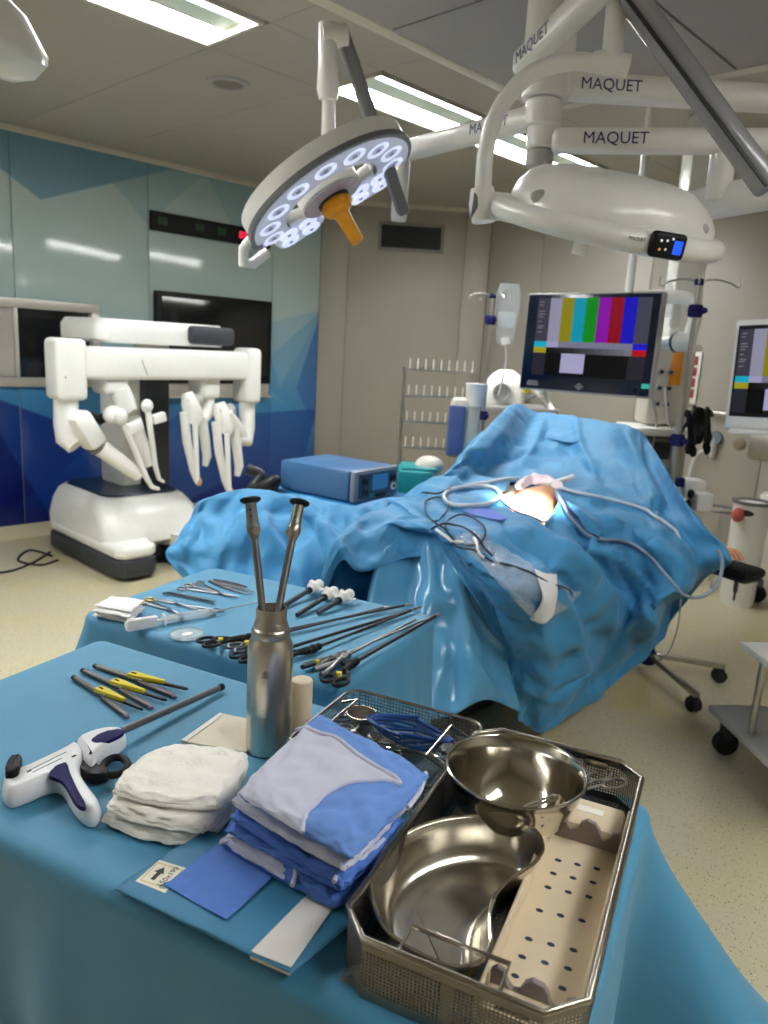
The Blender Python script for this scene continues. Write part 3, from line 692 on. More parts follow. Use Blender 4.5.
# ------------------------------------------------------------------ ceiling lamp cluster
def beam(p0, p1, w, h, bev=.012, up=(0, 0, 1)):
    p0, p1 = vv(p0), vv(p1); d = p1-p0
    return G().box((d.length/2, 0, 0), (d.length, w, h), frame(p0, d, z=up), bev=bev, seg=3)
def camdir(x, y, z): return Vector(CM @ np.array([x, y, z], float))     # right, up, forward
HUB = PD(545, 100, 2.55); hx, hy = HUB.x, HUB.y
def hz(py, px=545): # height above floor on the hub axis for an image row
    d = ray(px, py); k = math.hypot(hx, hy)/math.hypot(d[0], d[1]); return CAMH+d[2]*k
mount = thing('lamp_mount', 'white multi-arm ceiling mount with lettered arms above the operating table', 'lamp mount', (hx, hy, ZC))
def vcyl(name, z0, z1, r, m=LAMPW, dx=0, dy=0, par=mount, n=32, bev=.006):
    return mk(name, G().lathe([(1e-7, z0), (r-bev, z0), (r, z0+bev), (r, z1-bev), (r-bev, z1), (1e-7, z1)], n, Matrix.Translation((hx+dx, hy+dy, 0))), m, par)
col = vcyl('ceiling_column', hz(72), ZC-.001, .085)
mk('screw', G().cyl(camdir(0, 0, -.086)+vv((hx, hy, hz(30))), camdir(0, 0, -.08)+vv((hx, hy, hz(30))), .004, n=10), BLACK, col)
vcyl('upper_drum', hz(100), hz(60), .078)
vcyl('middle_drum', hz(128), hz(101), .062)
vcyl('spindle', hz(150), hz(86), .050)
vcyl('end_cap', hz(168), hz(150), .047, LGREY)
mk('ring_joint', G().lathe([(.050, -.002), (.0515, -.002), (.0515, .002), (.05, .002)], 32, Matrix.Translation((hx, hy, hz(121)))), MGREY, mount)
def lettered(name, p0, p1, w, h, off, hgt, side=-1):
    a = mk(name, beam(p0, p1, w, h, .02), LAMPW, mount)
    p0, p1 = vv(p0), vv(p1); d = (p1-p0).normalized(); nrm = Vector((0, 0, 1)).cross(d).normalized()
    if nrm.dot(-(p0-vv(EYE))) < 0: nrm = -nrm
    x = d if d.dot(camdir(1, 0, 0)) > 0 else -d
    o = p0+(p1-p0)*off+nrm*(w/2+.0012)
    mk('lettering', text_g('MAQUET', hgt, frame(o, x, Vector((0, 0, 1))), .0005), INK, a)
    return a
# arms: two to the right, one to the far lamp, one towards the viewer's right
lettered('arm', PD(560, 86, 2.55), PD(860, 104, 2.62), .075, .085, .155, .036)
lettered('arm', PD(552, 141, 2.50), PD(860, 142, 2.42), .070, .075, .205, .036)
arm_l = lettered('arm', PD(540, 116, 2.55), PD(402, 152, 3.15), .070, .075, .28, .034)
lettered('arm', PD(520, 66, 2.55), PD(640, -50, 1.95), .070, .080, .22, .036)
E1 = PD(402, 160, 3.15)
mk('end_joint', G().lathe([(1e-7, -.24), (.030, -.24), (.034, -.22), (.034, .04), (.028, .06), (1e-7, .06)], 24, Matrix.Translation(E1)), LAMPW, mount)
E2 = PD(722, 165, 2.46)
mk('end_joint', G().lathe([(1e-7, -.11), (.036, -.11), (.04, -.09), (.04, .03), (1e-7, .04)], 24, Matrix.Translation(E2)), LAMPW, mount)
mk('spring_arm', G().tube([PD(860, 172, 2.2), PD(768, 192, 2.35), PD(700, 205, 2.6), PD(640, 218, 2.85), PD(600, 222, 3.0)], [.05, .055, .055, .05, .045], 20), LAMPW, mount)

for e_, zl in ((PD(852, 104, 2.62), .42), (PD(852, 142, 2.42), .16)):
    mk('end_joint', G().lathe([(1e-7, -zl), (.040, -zl), (.045, -zl+.02), (.045, .05), (.038, .07), (1e-7, .07)], 24, Matrix.Translation(e_)), LAMPW, mount)
mk('link_arm', G().tube([PD(852, 104, 2.62)-Vector((0, 0, .40)), PD(815, 200, 2.35), PD(768, 188, 2.12)], [.036, .036, .034], 16), LAMPW, mount)
LENS = mat('lit_lens', (226, 230, 250), .12, 0, .05, 60, emit=(214, 222, 255), estr=.75)
LENSC = mat('lens_core', (120, 120, 140), .2, 0, .05, emit=(150, 155, 190), estr=.3)
FACE = mat('lamp_face_clear', (214, 216, 226), .18, 0, .04, emit=(210, 218, 255), estr=.18)
# ---- far lamp: open ring with petals and amber handle
L1C = PD(331, 196, 2.95)
n1 = camdir(.50, -.86, .06).normalized()          # light direction (down, to the right, a little towards the viewer)
x1 = camdir(.86, .51, -.05); F1 = frame(L1C, x1, z=n1)
lamp = thing('surgical_lamp', 'open ring surgical lamp with round lenses and amber handle', 'surgical lamp', L1C)
def arc_plate(r0, r1, a0, a1, z0, z1, n=40):
    p = [(r1*math.cos(a0+(a1-a0)*i/n), r1*math.sin(a0+(a1-a0)*i/n)) for i in range(n+1)]
    q = [(r0*math.cos(a1-(a1-a0)*i/n), r0*math.sin(a1-(a1-a0)*i/n)) for i in range(n+1)]
    return p+q
rad = math.radians
# local +y side: which way is the far/top side of the disc?
ysgn = 1 if pix(F1 @ Vector((0, .2, 0)))[1] < pix(L1C)[1] else -1
a0, a1 = (rad(-18), rad(198)) if ysgn > 0 else (rad(162), rad(378))
def shell(poly, z0, z1, bev, m, name, par=None, M=F1): return mk(name, G().prism(poly, z0, z1, M, bev=bev, seg=3), m, par or lamp)
ring = shell(arc_plate(.19, .355, a0, a1, 0, 0), -.075, -.012, .018, LAMPW, 'ring_shell')
shell(arc_plate(.20, .362, a0, a1, 0, 0), -.016, .004, .006, MGREY, 'ring_edge', ring)
shell(arc_plate(.205, .345, a0+.03, a1-.03, 0, 0), .002, .008, .002, FACE, 'ring_face', ring)
hubm = mk('lamp_hub', G().lathe([(1e-7, -.07), (.10, -.07), (.13, -.05), (.13, .0), (.115, .010), (1e-7, .012)], 36, F1), LAMPW, lamp)
mk('hub_face', G().lathe([(.055, .011), (.125, .006), (.125, .012), (.058, .018)], 36, F1), mat('hub_clear', (190, 176, 186), .15, 0, .1), hubm)
mk('hub_ring', G().lathe([(.048, .010), (.066, .010), (.066, .024), (.048, .024), (.048, .010)], 32, F1), DGREY, hubm)
petals = []
for k, ca in enumerate((a0-rad(26), a1+rad(26))):
    px_, py_ = .235*math.cos(ca), .235*math.sin(ca)
    pl = []
    for i in range(26):
        an = 2*math.pi*i/26; rr = .118*(1+.10*math.cos(3*(an-ca)))
        pl.append((px_+rr*math.cos(an), py_+rr*math.sin(an)))
    pt = shell(pl, -.05, -.004, .014, LAMPW, 'petal_shell'); petals.append((pt, px_, py_, ca))
    pl2 = [((x-px_)*.93+px_, (y-py_)*.93+py_) for x, y in pl]
    shell(pl2, -.006, .003, .002, FACE, 'petal_face', pt)
def lens(x, y, r, par):
    M_ = F1 @ Matrix.Translation((x, y, 0))
    l = mk('lens', G().lathe([(1e-7, .006), (r*.6, .008), (r, .010), (r, .004)], 18, M_), LENS, par)
    mk('lens_core', G().lathe([(1e-7, .013), (r*.22, .0125), (r*.24, .009)], 12, M_), LENSC, l)
for i in range(9):
    a = a0+.14+(a1-a0-.28)*i/8; lens(.278*math.cos(a), .278*math.sin(a), .046, ring)
for pt, x, y, ca in petals:
    for dx, dy in ((-.05, -.035), (.05, -.035), (-.045, .05), (.045, .05)): lens(x+dx, y+dy, .041, pt)
HA = mat('amber_handle', (246, 166, 22), .35, 0, .04, sub=.1)
h = mk('handle', G().lathe([(1e-7, .02), (.052, .02), (.058, .03), (.058, .06), (.050, .072), (.034, .078), (.030, .10), (.027, .20), (.024, .205), (1e-7, .205)], 24, F1), HA, lamp)
for i in range(12):
    an = 2*math.pi*i/12; mk('grip_rib', G().box((.057*math.cos(an), .057*math.sin(an), .046), (.012, .012, .026), F1, bev=.003), HA, h)
# rail hook at the left end
sgn = -1
mk('side_rail', G().tube([F1 @ Vector(p) for p in ((-.335, -.02*ysgn, -.03), (-.40, -.05*ysgn, -.02), (-.43, -.07*ysgn, .02), (-.40, -.11*ysgn, .03), (-.33, -.15*ysgn, .01))], .022, 12), LAMPW, lamp)
mk('rail_joint', G().box((-.345, -.05*ysgn, -.02), (.05, .06, .06), F1, bev=.012), MGREY, lamp)
# suspension of the far lamp
top = PD(331, 30, 2.72); att = PD(328, 165, 2.90)
sus = lamp
mk('spring_bar', beam(PD(404, 214, 3.13), PD(340, 28, 2.73), .05, .062, .014, up=camdir(0, 0, 1)), MGREY, sus)
mk('elbow', G().cyl(PD(347, 36, 2.74), PD(322, 36, 2.72), .038, n=24), LAMPW, sus)
mk('drop_cover', G().tube([PD(328, 24, 2.72), PD(328, 60, 2.74), PD(328, 90, 2.78), PD(328, 100, 2.79)], [.034, .034, .042, .034], 20), LAMPW, sus)
mk('drop_tube', G().tube([PD(329, 95, 2.79), att, att+n1*.04], [.024, .030, .032], 18), LAMPW, sus)

# ---- near lamp: closed oval head seen from behind, with grip rim and control panel
L2C = PD(600, 212, 2.30)
u2 = (camdir(.0, math.cos(rad(27)), -math.sin(rad(27)))).normalized()     # upper side tilts to the viewer
x2 = camdir(.985, -.165, .06); F2 = frame(L2C, x2, z=u2)
lamp2 = thing('surgical_lamp', 'closed white surgical lamp head with control panel on its grip rim', 'surgical lamp', L2C)
R2 = .29
def oval(a, rx, ry, sq=2.3):
    c, s = math.cos(a), math.sin(a); return (rx*abs(c)**(2/sq)*(1 if c >= 0 else -1), ry*abs(s)**(2/sq)*(1 if s >= 0 else -1))
secs = []
for s, z in ((1.0, -.055), (1.0, -.02), (.985, .01), (.94, .045), (.86, .075), (.74, .098), (.52, .112), (.25, .118), (.04, .119)):
    sec = []
    for i in range(64):
        an = 2*math.pi*i/64; lobe = 1+.05*math.cos(3*an-.6)*(1 if z < .09 else .4)
        x, y = oval(an, R2*1.07*s*lobe, R2*.95*s*lobe); sec.append((x+.03, y, z-.012*max(0, math.cos(3*an+.5))*(z > .03)))
    secs.append(sec)
mk('head_shell', G().loft(secs, F2), LAMPW, lamp2)
mk('under_face', G().lathe([(1e-7, -.062), (R2*.93, -.062), (R2*.95, -.05), (1e-7, -.05)], 48, F2 @ Matrix.Translation((.02, 0, 0))), mat('lamp_underface', (220, 224, 236), .3, emit=(225, 232, 255), estr=2.5), lamp2)
# grip rim: swept along the near edge
rim = []
for i in range(41):
    an = rad(188)+rad(176)*i/40; x, y = oval(an, R2*1.13, R2*1.17, 2.2); rim.append((x+.015, y, -.035+.0*i))
mk('grip_rim', G().tube([F2 @ Vector(p) for p in rim], [.028+.006*math.sin(math.pi*i/40) for i in range(41)], 16), LAMPW, lamp2)
for an in (rad(178), rad(268), rad(2)):
    x, y = oval(an, R2*1.0, R2*1.0); x2_, y2_ = oval(an, R2*1.13, R2*1.17)
    mk('rim_bracket', G().box(((x+x2_)/2+.015, (y+y2_)/2, -.03), (.07, .10, .035), F2, bev=.012), LGREY, lamp2)
# recessed grips in the shell seen behind the rim
for gx, gy, w in ((-.225, -.15, .08), (.09, -.235, .09), (.215, -.16, .09)):
    mk('shell_recess', G().ell((gx+.02, gy, .015), (w/2, .022, .022), F2), LGREY, lamp2)
# control panel on the rim
ang = rad(287); cx2, cy2 = oval(ang, R2*1.13, R2*1.17, 2.2)
tang = Vector(oval(ang+.05, R2*1.13, R2*1.17, 2.2)+(0,))-Vector(oval(ang-.05, R2*1.13, R2*1.17, 2.2)+(0,))
pc = F2 @ Vector((cx2+.015, cy2, -.033)); tw = (F2.to_3x3() @ tang).normalized()
toc = (vv(EYE)-pc).normalized(); FP = frame(pc+toc*.049, tw, z=toc)
pan = mk('control_panel', G().box((0, 0, -.006), (.105, .066, .026), FP, bev=.012, seg=4), BLACK, lamp2)
mk('blue_display', G().box((.024, -.002, .0075), (.026, .034, .002), FP), mat('blue_display', (20, 60, 220), .3, emit=(30, 90, 255), estr=.9), pan)
for i, (bx_, by_, c) in enumerate(((-.030, .010, (230, 230, 230)), (-.030, -.012, (220, 140, 40)), (-.012, .012, (210, 210, 215)), (-.012, -.010, (190, 190, 195)), (.004, .018, (210, 210, 210)))):
    mk('panel_button', G().lathe([(1e-7, .0085), (.0035, .0085), (.0035, .006)], 10, FP @ Matrix.Translation((bx_, by_, 0))), mat('icon_%d' % i, c, .4, emit=c, estr=.5), pan)
an = rad(272); qx, qy = oval(an, R2*1.13, R2*1.17, 2.2); q = F2 @ Vector((qx+.015, qy, -.03)); toc = (vv(EYE)-q).normalized()
mk('rim_lettering', text_g('MAQUET', .009, frame(q+toc*.043, tw, z=toc)), BLACKINK, lamp2)
mk('rear_knob', G().cyl(F2 @ Vector((-.10, -.30, -.06)), F2 @ Vector((-.10, -.30, -.10)), .022, n=16), LAMPW, lamp2)
# yoke and sprung bar of the near lamp
yoke = lamp2
yk = crv([PD(600, 64, 2.16), PD(565, 62, 2.17), PD(528, 76, 2.19), PD(500, 108, 2.22), PD(486, 150, 2.26), PD(483, 200, 2.28)], 30)
mk('yoke_tube', G().tube([vv(p) for p in yk], .025, 16), LAMPW, yoke)
mk('yoke_joint', G().tube([PD(628, 66, 2.15), PD(610, 63, 2.15), PD(592, 62, 2.16)], [.030, .034, .028], 20), LAMPW, yoke)
mk('drop_tube', G().tube([PD(618, -70, 2.14), PD(616, 0, 2.14), PD(613, 50, 2.15), PD(612, 62, 2.15)], [.030, .027, .030, .036], 18), LAMPW, yoke)
mk('elbow', G().tube([PD(482, 188, 2.27), PD(483, 203, 2.28), PD(484, 222, 2.29)], [.034, .043, .036], 20), LAMPW, yoke)
mk('elbow_cap', G().cyl(PD(472, 204, 2.285), PD(480, 205, 2.285), .042, n=20), MGREY, yoke)
mk('head_neck', G().tube([PD(486, 205, 2.28), PD(505, 207, 2.27), PD(520, 214, 2.26)], [.040, .040, .032], 18), LAMPW, yoke)
mk('spring_bar', beam(PD(770, 190, 2.10), PD(626, -10, 2.10), .055, .085, .02, up=camdir(0, 0, 1)), mat('grey_gloss', (146, 146, 150), .22, 0, .03, coat=.3), yoke)
mk('bar_seam', beam(PD(767, 186, 2.065), PD(625, -4, 2.065), .012, .006, .002, up=camdir(0, 0, 1)), DGREY, yoke)
# lamp's own light on the operating field
ld = bpy.data.lights.new('lamp_beam', 'SPOT'); ld.energy = 1500; ld.spot_size = rad(15); ld.spot_blend = .55; ld.shadow_soft_size = .10; ld.color = (1, .97, .92)
lo = bpy.data.objects.new('lamp_beam', ld); COL.objects.link(lo)
src = F2 @ Vector((.02, 0, -.08)); tgt = P(530, 497, 1.0)
lo.rotation_euler = (tgt-src).to_track_quat('-Z', 'Y').to_euler(); lo.location = src-WP[lamp2.name]; lo.parent = lamp2
# ---- third lamp head reaching in at the top left
L3C = PD(-98, -10, 1.9)
F3 = frame(L3C, camdir(.92, -.40, 0), z=camdir(.30, .85, -.35))
lamp3 = thing('surgical_lamp', 'third white lamp head with pointed corner, cut off by the picture edge', 'surgical lamp', L3C)
lamp3['label'] = 'white lamp head with pointed corner and printed icons near the luminaire'
secs = []
for s, z in ((.80, -.10), (.93, -.075), (1.0, -.03), (.99, -.01), (.80, .06), (.5, .11), (.05, .13)):
    secs.append([(.32*s*(1+.20*max(0, math.cos(a*1.0))**6)*math.cos(a), .30*s*math.sin(a), z) for a in [2*math.pi*i/48 for i in range(48)]])
mk('head_shell', G().loft(secs, F3), LAMPW, lamp3)
mk('drop_tube', G().tube([F3 @ Vector((0, 0, .12)), F3 @ Vector((0, 0, .12))+Vector((0, 0, .25)), (L3C.x, L3C.y, ZC)], .03, 14), LAMPW, lamp3)
# ------------------------------------------------------------------ surgical robot on its cart
RBW = mat('robot_white', (236, 235, 230), .35, 0, .015, coat=.15)
RBG = mat('robot_bumper', (52, 54, 60), .5, 0, .05)
rb = thing('surgical_robot', 'white four armed surgical robot on a wheeled cart before the blue wall', 'robot', (2.65, 5.0, 0))
x0, x1, y0, y1 = 2.24, 3.02, 4.43, 5.58
foot_poly = [(x0+.05, y0), (x0+.24, y0), (x0+.29, y0+.05), (x0+.29, y0+.30), (x1-.29, y0+.30), (x1-.29, y0+.05), (x1-.24, y0), (x1-.05, y0), (x1, y0+.06), (x1, y1-.1), (x1-.1, y1), (x0+.1, y1), (x0, y1-.1), (x0, y0+.06)]
mk('bumper', G().prism(foot_poly, .025, .15, bev=.02), RBG, rb)
def inset(p, k): cx_, cy_ = (x0+x1)/2, (y0+y1)/2; return [((x-cx_)*k+cx_, (y-cy_)*k+cy_) for x, y in p]
mk('foot_shell', G().prism(inset(foot_poly, .985), .148, .235, bev=.03, seg=3), RBW, rb)
def rr(cx_, cy_, w, d, r, z, n=8):
    out = []
    for sx, sy, a in ((1, 1, 0), (-1, 1, 90), (-1, -1, 180), (1, -1, 270)):
        for i in range(n): an = math.radians(a+90*i/(n-1)); out.append((cx_+sx*(w/2-r)+r*math.cos(an), cy_+sy*(d/2-r)+r*math.sin(an), z))
    return out
cxr = (x0+x1)/2
mk('cart_shell', G().loft([rr(cxr, 5.10, .76, .96, .10, .20), rr(cxr, 5.10, .765, .96, .10, .28), rr(cxr, 5.12, .74, .90, .14, .40), rr(cxr, 5.15, .68, .82, .16, .47), rr(cxr, 5.16, .60, .74, .16, .50), rr(cxr, 5.16, .56, .68, .16, .502)]), RBW, rb)
mk('deck', G().loft([rr(cxr, 5.14, .58, .72, .12, .500), rr(cxr, 5.14, .56, .70, .12, .512)]), mat('robot_deck', (34, 48, 66), .3), rb)
for sx in (x0+.12, x1-.12):
    for sy in (y0+.15, y1-.15): mk('caster', G().cyl((sx-.02, sy, .04), (sx+.02, sy, .04), .04, n=18), RUBBER, rb)
mk('column', G().box((2.86, 5.18, .98), (.21, .30, .96), bev=.02), RBG, rb)
mk('column_cover', G().box((2.68, 5.24, .90), (.16, .34, .80), bev=.03), RBW, rb)
Yb = 4.62
def Rp(x, y, d=0.0): return PYp(x, y, Yb+d)
mk('boom', G().loft([[tuple(v) for v in [frame((0, 0, 0), (1, 0, 0), z=(0, 0, 1)) @ Vector(p) for p in rr(2.74, 4.98, .98*s, .62*s2, .10, z)]] for s, s2, z in ((.96, .96, 1.53), (1, 1, 1.55), (1, 1, 1.64), (.95, .95, 1.68))]), RBW, rb)
mk('boom_end', G().box((3.07, 4.66, 1.608), (.36, .08, .125), bev=.03), RBG, rb)
mk('boom_neck', G().cyl((2.80, 5.0, 1.40), (2.80, 5.0, 1.56), .12, n=28), RBW, rb)
# crossbeam with angled lower edge
b0, b1 = Rp(60, 362), Rp(250, 366)
mk('crossbeam', beam(b0, b1, .17, .20, .03), RBW, rb)
mk('beam_seam', beam(Rp(142, 360, -.09), Rp(148, 376, -.09), .004, .004, .001), LGREY, rb)
def pipe(name, pts, rs, par, n=16, m=RBW): return mk(name, G().tube([vv(p) for p in pts], rs, n), m, par)
def drop(px, py0, py1, w, par, d=0.0):
    p = Rp(px, (py0+py1)/2, d); h = abs(Rp(px, py0, d).z-Rp(px, py1, d).z)
    return mk('shoulder', G().box((p.x, p.y, p.z), (w, .205, h), bev=.035, seg=3), RBW, par)
# outer arm on the side away from the luminaire end
s = drop(66, 338, 400, .19, rb)
mk('shoulder_screw', G().cyl(Rp(64, 377, -.10), Rp(64, 377, -.08), .012, n=10), DGREY, s)
a = pipe('upper_arm', [Rp(66, 398), Rp(66, 425), Rp(68, 438), Rp(76, 446, -.04)], [.072, .072, .075, .06], rb)
mk('elbow_block', G().box((0, 0, 0), (.24, .13, .15), frame(Rp(86, 430, -.08), Rp(99, 448, -.1)-Rp(80, 418, -.1), z=(0, -1, .2)), bev=.035), RBW, rb)
mk('joint_ring', G().cyl(Rp(95, 444, -.08), Rp(99, 447, -.08), .062, n=18), MGREY, rb)
pipe('forearm', [Rp(97, 445, -.08), Rp(120, 462, -.12), Rp(140, 477, -.16)], [.058, .050, .036], rb)
pipe('instrument_rail', [Rp(120, 415, -.2), Rp(133, 445, -.2), Rp(146, 477, -.2), Rp(152, 487, -.2), Rp(159, 489, -.2)], [.018, .018, .018, .015, .010], rb)
mk('instrument_cap', G().ell(Rp(121, 417, -.2), (.04, .035, .05)), RBW, rb)
mk('rail_bracket', beam(Rp(127, 430, -.2), Rp(142, 424, -.2), .05, .07, .012), RBW, rb)
# inner arm next to it
drop(110, 372, 394, .17, rb, .05)
pipe('upper_arm', [Rp(118, 388, .0), Rp(124, 402, 0), Rp(130, 412, -.02)], [.07, .07, .055], rb)
mk('elbow_block', G().ell(Rp(113, 415, -.05), (.06, .07, .06)), RBW, rb)
pipe('link', [Rp(88, 414, .1), Rp(100, 420, .08), Rp(112, 412, .05)], [.02, .035, .03], rb, m=BLACK)
pipe('forearm', [Rp(133, 418, .0), Rp(142, 445, 0), Rp(148, 466, 0)], [.05, .045, .03], rb)
pipe('instrument_rail', [Rp(147, 404, -.1), Rp(151, 435, -.1), Rp(155, 465, -.1), Rp(159, 479, -.1), Rp(164, 482, -.1)], [.02, .019, .018, .014, .010], rb)
mk('instrument_cap', G().ell(Rp(147, 406, -.1), (.04, .035, .045)), RBW, rb)
mk('rail_bracket', beam(Rp(152, 420, -.1), Rp(165, 416, -.1), .05, .065, .012), RBW, rb)
# third arm, folded
drop(204, 372, 398, .16, rb, .06)
pipe('upper_arm', [Rp(206, 396, .05), Rp(206, 412, .04), Rp(200, 420, 0)], [.06, .06, .05], rb)
def folded(dx, dy, sc=1.0, d=0.0):
    q = lambda x, y, e=0.0: Rp(x+dx, y+dy, d+e)
    mk('wrist_housing', G().tube([q(187, 393, .02), q(190, 402), q(194, 416), q(192, 424)], [.04, .062, .066, .05], 14), RBW, rb)
    pipe('forearm', [q(184, 412), q(187, 442), q(193, 470), q(197, 482)], [.032, .032, .026, .018], rb)
    pipe('forearm', [q(201, 412), q(205, 440), q(207, 456), q(205, 466)], [.036, .036, .034, .020], rb)
    pipe('instrument_rail', [q(195, 424, -.08), q(196, 450, -.08), q(197, 470, -.08), q(198, 484, -.08)], [.020, .018, .016, .014], rb)
    mk('instrument_tip', G().ell(q(199, 482, -.08), (.022, .022, .03)), mat('tip_brass', (176, 140, 96), .4), rb)
    mk('wrist_ring', G().cyl(q(186, 404), q(200, 400), .05, n=16), LGREY, rb)
folded(0, 0)
# fourth arm at the near end of the beam
drop(247, 348, 403, .13, rb)
pipe('upper_arm', [Rp(247, 402), Rp(247, 428), Rp(245, 440, -.02), Rp(238, 440, -.04)], [.058, .058, .060, .04], rb)
pipe('link', [Rp(243, 436, -.03), Rp(232, 420, -.06), Rp(226, 412, -.08)], [.045, .045, .045], rb)
folded(32, 10, d=-.06)
# cables on the floor by the cart
for k in range(2):
    pts = [P(52+k*4, 556+k*3, .008), P(30, 550+k*6, .008), P(18, 560+k*4, .008), P(40, 565+k*3, .008), P(58, 560+k*2, .008)] if k == 0 else [P(50, 552, .008), P(34, 562, .008), P(10, 571, .008), P(-20, 574, .008)]
    o = mk('floor_cable', G().tube([vv(p) for p in crv(pts, 40)], .008, 8), CABLEK)
    tag(o, ['black cable coiled on the floor beside the robot cart', 'black cable trailing away along the floor from the robot cart'][k], 'cable')
# ------------------------------------------------------------------ wall fittings
# observation window in a steel frame
W0, W1, WZ0, WZ1 = 1.35, 2.86, 1.16, 1.80
win = G()
for c, d in ((((W0+W1)/2, YL-.02, WZ1-.035), (W1-W0, .05, .07)), (((W0+W1)/2, YL-.02, WZ0+.035), (W1-W0, .05, .07)), ((W0+.035, YL-.02, (WZ0+WZ1)/2), (.07, .05, WZ1-WZ0-.14)), ((W1-.035, YL-.02, (WZ0+WZ1)/2), (.07, .05, WZ1-WZ0-.14))): win.box(c, d, bev=.008)
STF = mat('window_steel', (202, 198, 190), .35, .3, .04)
w = struct('window_1', win, STF)
mk('pane', G().box(((2.24+W1)/2-.04, YL-.012, (WZ0+WZ1)/2), (W1-2.24-.08, .012, WZ1-WZ0-.14)), GLASSY, w)
mk('blind', G().box(((W0+2.22)/2+.03, YL-.012, (WZ0+WZ1)/2), (2.22-W0-.08, .012, WZ1-WZ0-.14)), LGREY, w)
mk('mullion', G().box((2.225, YL-.02, (WZ0+WZ1)/2), (.03, .03, WZ1-WZ0-.14), bev=.004), STF, w)
# wall display in front of a steel recess frame
d0, d1 = 3.34, 4.54
t = thing('wall_display', 'large black wall display behind the robot on the blue wall', 'display', ((d0+d1)/2, YL-.03, 1.5))
mk('casing', G().box(((d0+d1)/2, YL-.035, 1.575), (d1-d0, .06, .76), bev=.012), BLACK, t)
mk('screen', G().box(((d0+d1)/2, YL-.067, 1.59), (d1-d0-.10, .006, .64), bev=.001), mat('display_glass', (24, 26, 28), .12, 0, .1), t)
mk('recess_frame', G().box(((d0+d1)/2-.05, YL-.02, 1.135), (d1-d0+.1, .03, .13), bev=.005), STF, t)
mk('recess_shelf', G().box(((d0+d1)/2-.05, YL-.045, 1.075), (d1-d0+.1, .07, .015), bev=.003), STF, t)
# red and green LED clock panel
t = thing('clock_panel', 'black strip clock panel with red and green digits high on the blue wall', 'clock', (3.93, YL-.02, 2.4))
cc0, cc1 = PYp(151, 218, YL-.03), PYp(270, 250, YL-.03)
mk('casing', G().box(((cc0.x+cc1.x)/2, YL-.02, 2.50), (cc1.x-cc0.x, .04, .15), bev=.006), BLACK, t)
RED = mat('red_digits', (230, 30, 60), .5, emit=(255, 40, 80), estr=1.2); GRN = mat('green_digits', (30, 70, 30), .5, emit=(60, 160, 50), estr=.03)
for i, (s_, px_, m_) in enumerate((('88', 163, GRN), ('88', 200, GRN), ('88', 222, GRN), ('88', 243, RED))):
    q = PYp(px_, 226+(px_-151)*.135, YL-.042)
    mk('digits', text_g(s_, .062, frame((q.x, q.y, 2.50), (1, 0, 0), z=(0, -1, 0))), m_, t)
# return air vent on the corner wall
def on_corner(px, py, off=0.0):
    d = ray(px, py); n_ = np.array([cn.x, cn.y, 0]); o = np.array([XC, YL, 0])+n_*off
    k = ((o-EYE) @ n_)/(d @ n_); return Vector(EYE+d*k)
va, vb = on_corner(379, 221), on_corner(443, 254)
la, lb = CF.inverted() @ va, CF.inverted() @ vb
vx0, vx1 = min(la.x, lb.x), max(la.x, lb.x); vz0, vz1 = min(la.z, lb.z), max(la.z, lb.z)
t = thing('air_vent', 'dark louvred return air vent high on the greige corner wall', 'vent', (va+vb)/2)
mk('frame', G().box(((vx0+vx1)/2, .012, vz1-.015), (vx1-vx0, .022, .03), CF).box(((vx0+vx1)/2, .012, vz0+.015), (vx1-vx0, .022, .03), CF).box((vx0+.015, .012, (vz0+vz1)/2), (.03, .022, vz1-vz0), CF).box((vx1-.015, .012, (vz0+vz1)/2), (.03, .022, vz1-vz0), CF), mat('vent_frame', (128, 124, 114), .5), t)
mk('backing', G().box(((vx0+vx1)/2, .004, (vz0+vz1)/2), (vx1-vx0-.05, .006, vz1-vz0-.05), CF), BLACK, t)
for i in range(9):
    z = vz0+.045+(vz1-vz0-.09)*i/8
    mk('slat', G().box(((vx0+vx1)/2, .012, z), (vx1-vx0-.06, .012, .006), CF), DGREY, t)

# steel hook rack before the corner wall
t = thing('hook_rack', 'steel stand with rows of upright hooks against the greige corner wall', 'rack', PD(440, 470, 6.0)-Vector((0, 0, 0)))
ra, rb_ = PD(405, 366, 6.1), PD(477, 371, 6.1); rx = Vector((rb_.x-ra.x, rb_.y-ra.y, 0)); rl = rx.length
RF = frame((ra.x, ra.y, 0), rx, z=(0, 0, 1)); zt_ = ra.z
t.location = RF @ Vector((rl/2, 0, 0)); WP[t.name] = vv(t.location)
for x in (0, rl): mk('post', G().cyl((x, 0, 0.0), (x, 0, zt_), .014, n=12, M=RF), STEEL, t)
for k in range(4):
    z = zt_-.02-k*.21
    r = mk('rail', G().box((rl/2, 0, z), (rl, .02, .02), RF), STEEL, t)
    for i in range(9): mk('hook', G().cyl((.04+(rl-.08)*i/8, -.01, z), (.04+(rl-.08)*i/8, -.02, z+.085), .005, n=6, M=RF), WHITE, r)
mk('foot', G().box((0, 0, .015), (.05, .40, .03), RF), STEEL, t); mk('foot', G().box((rl, 0, .015), (.05, .40, .03), RF), STEEL, t)

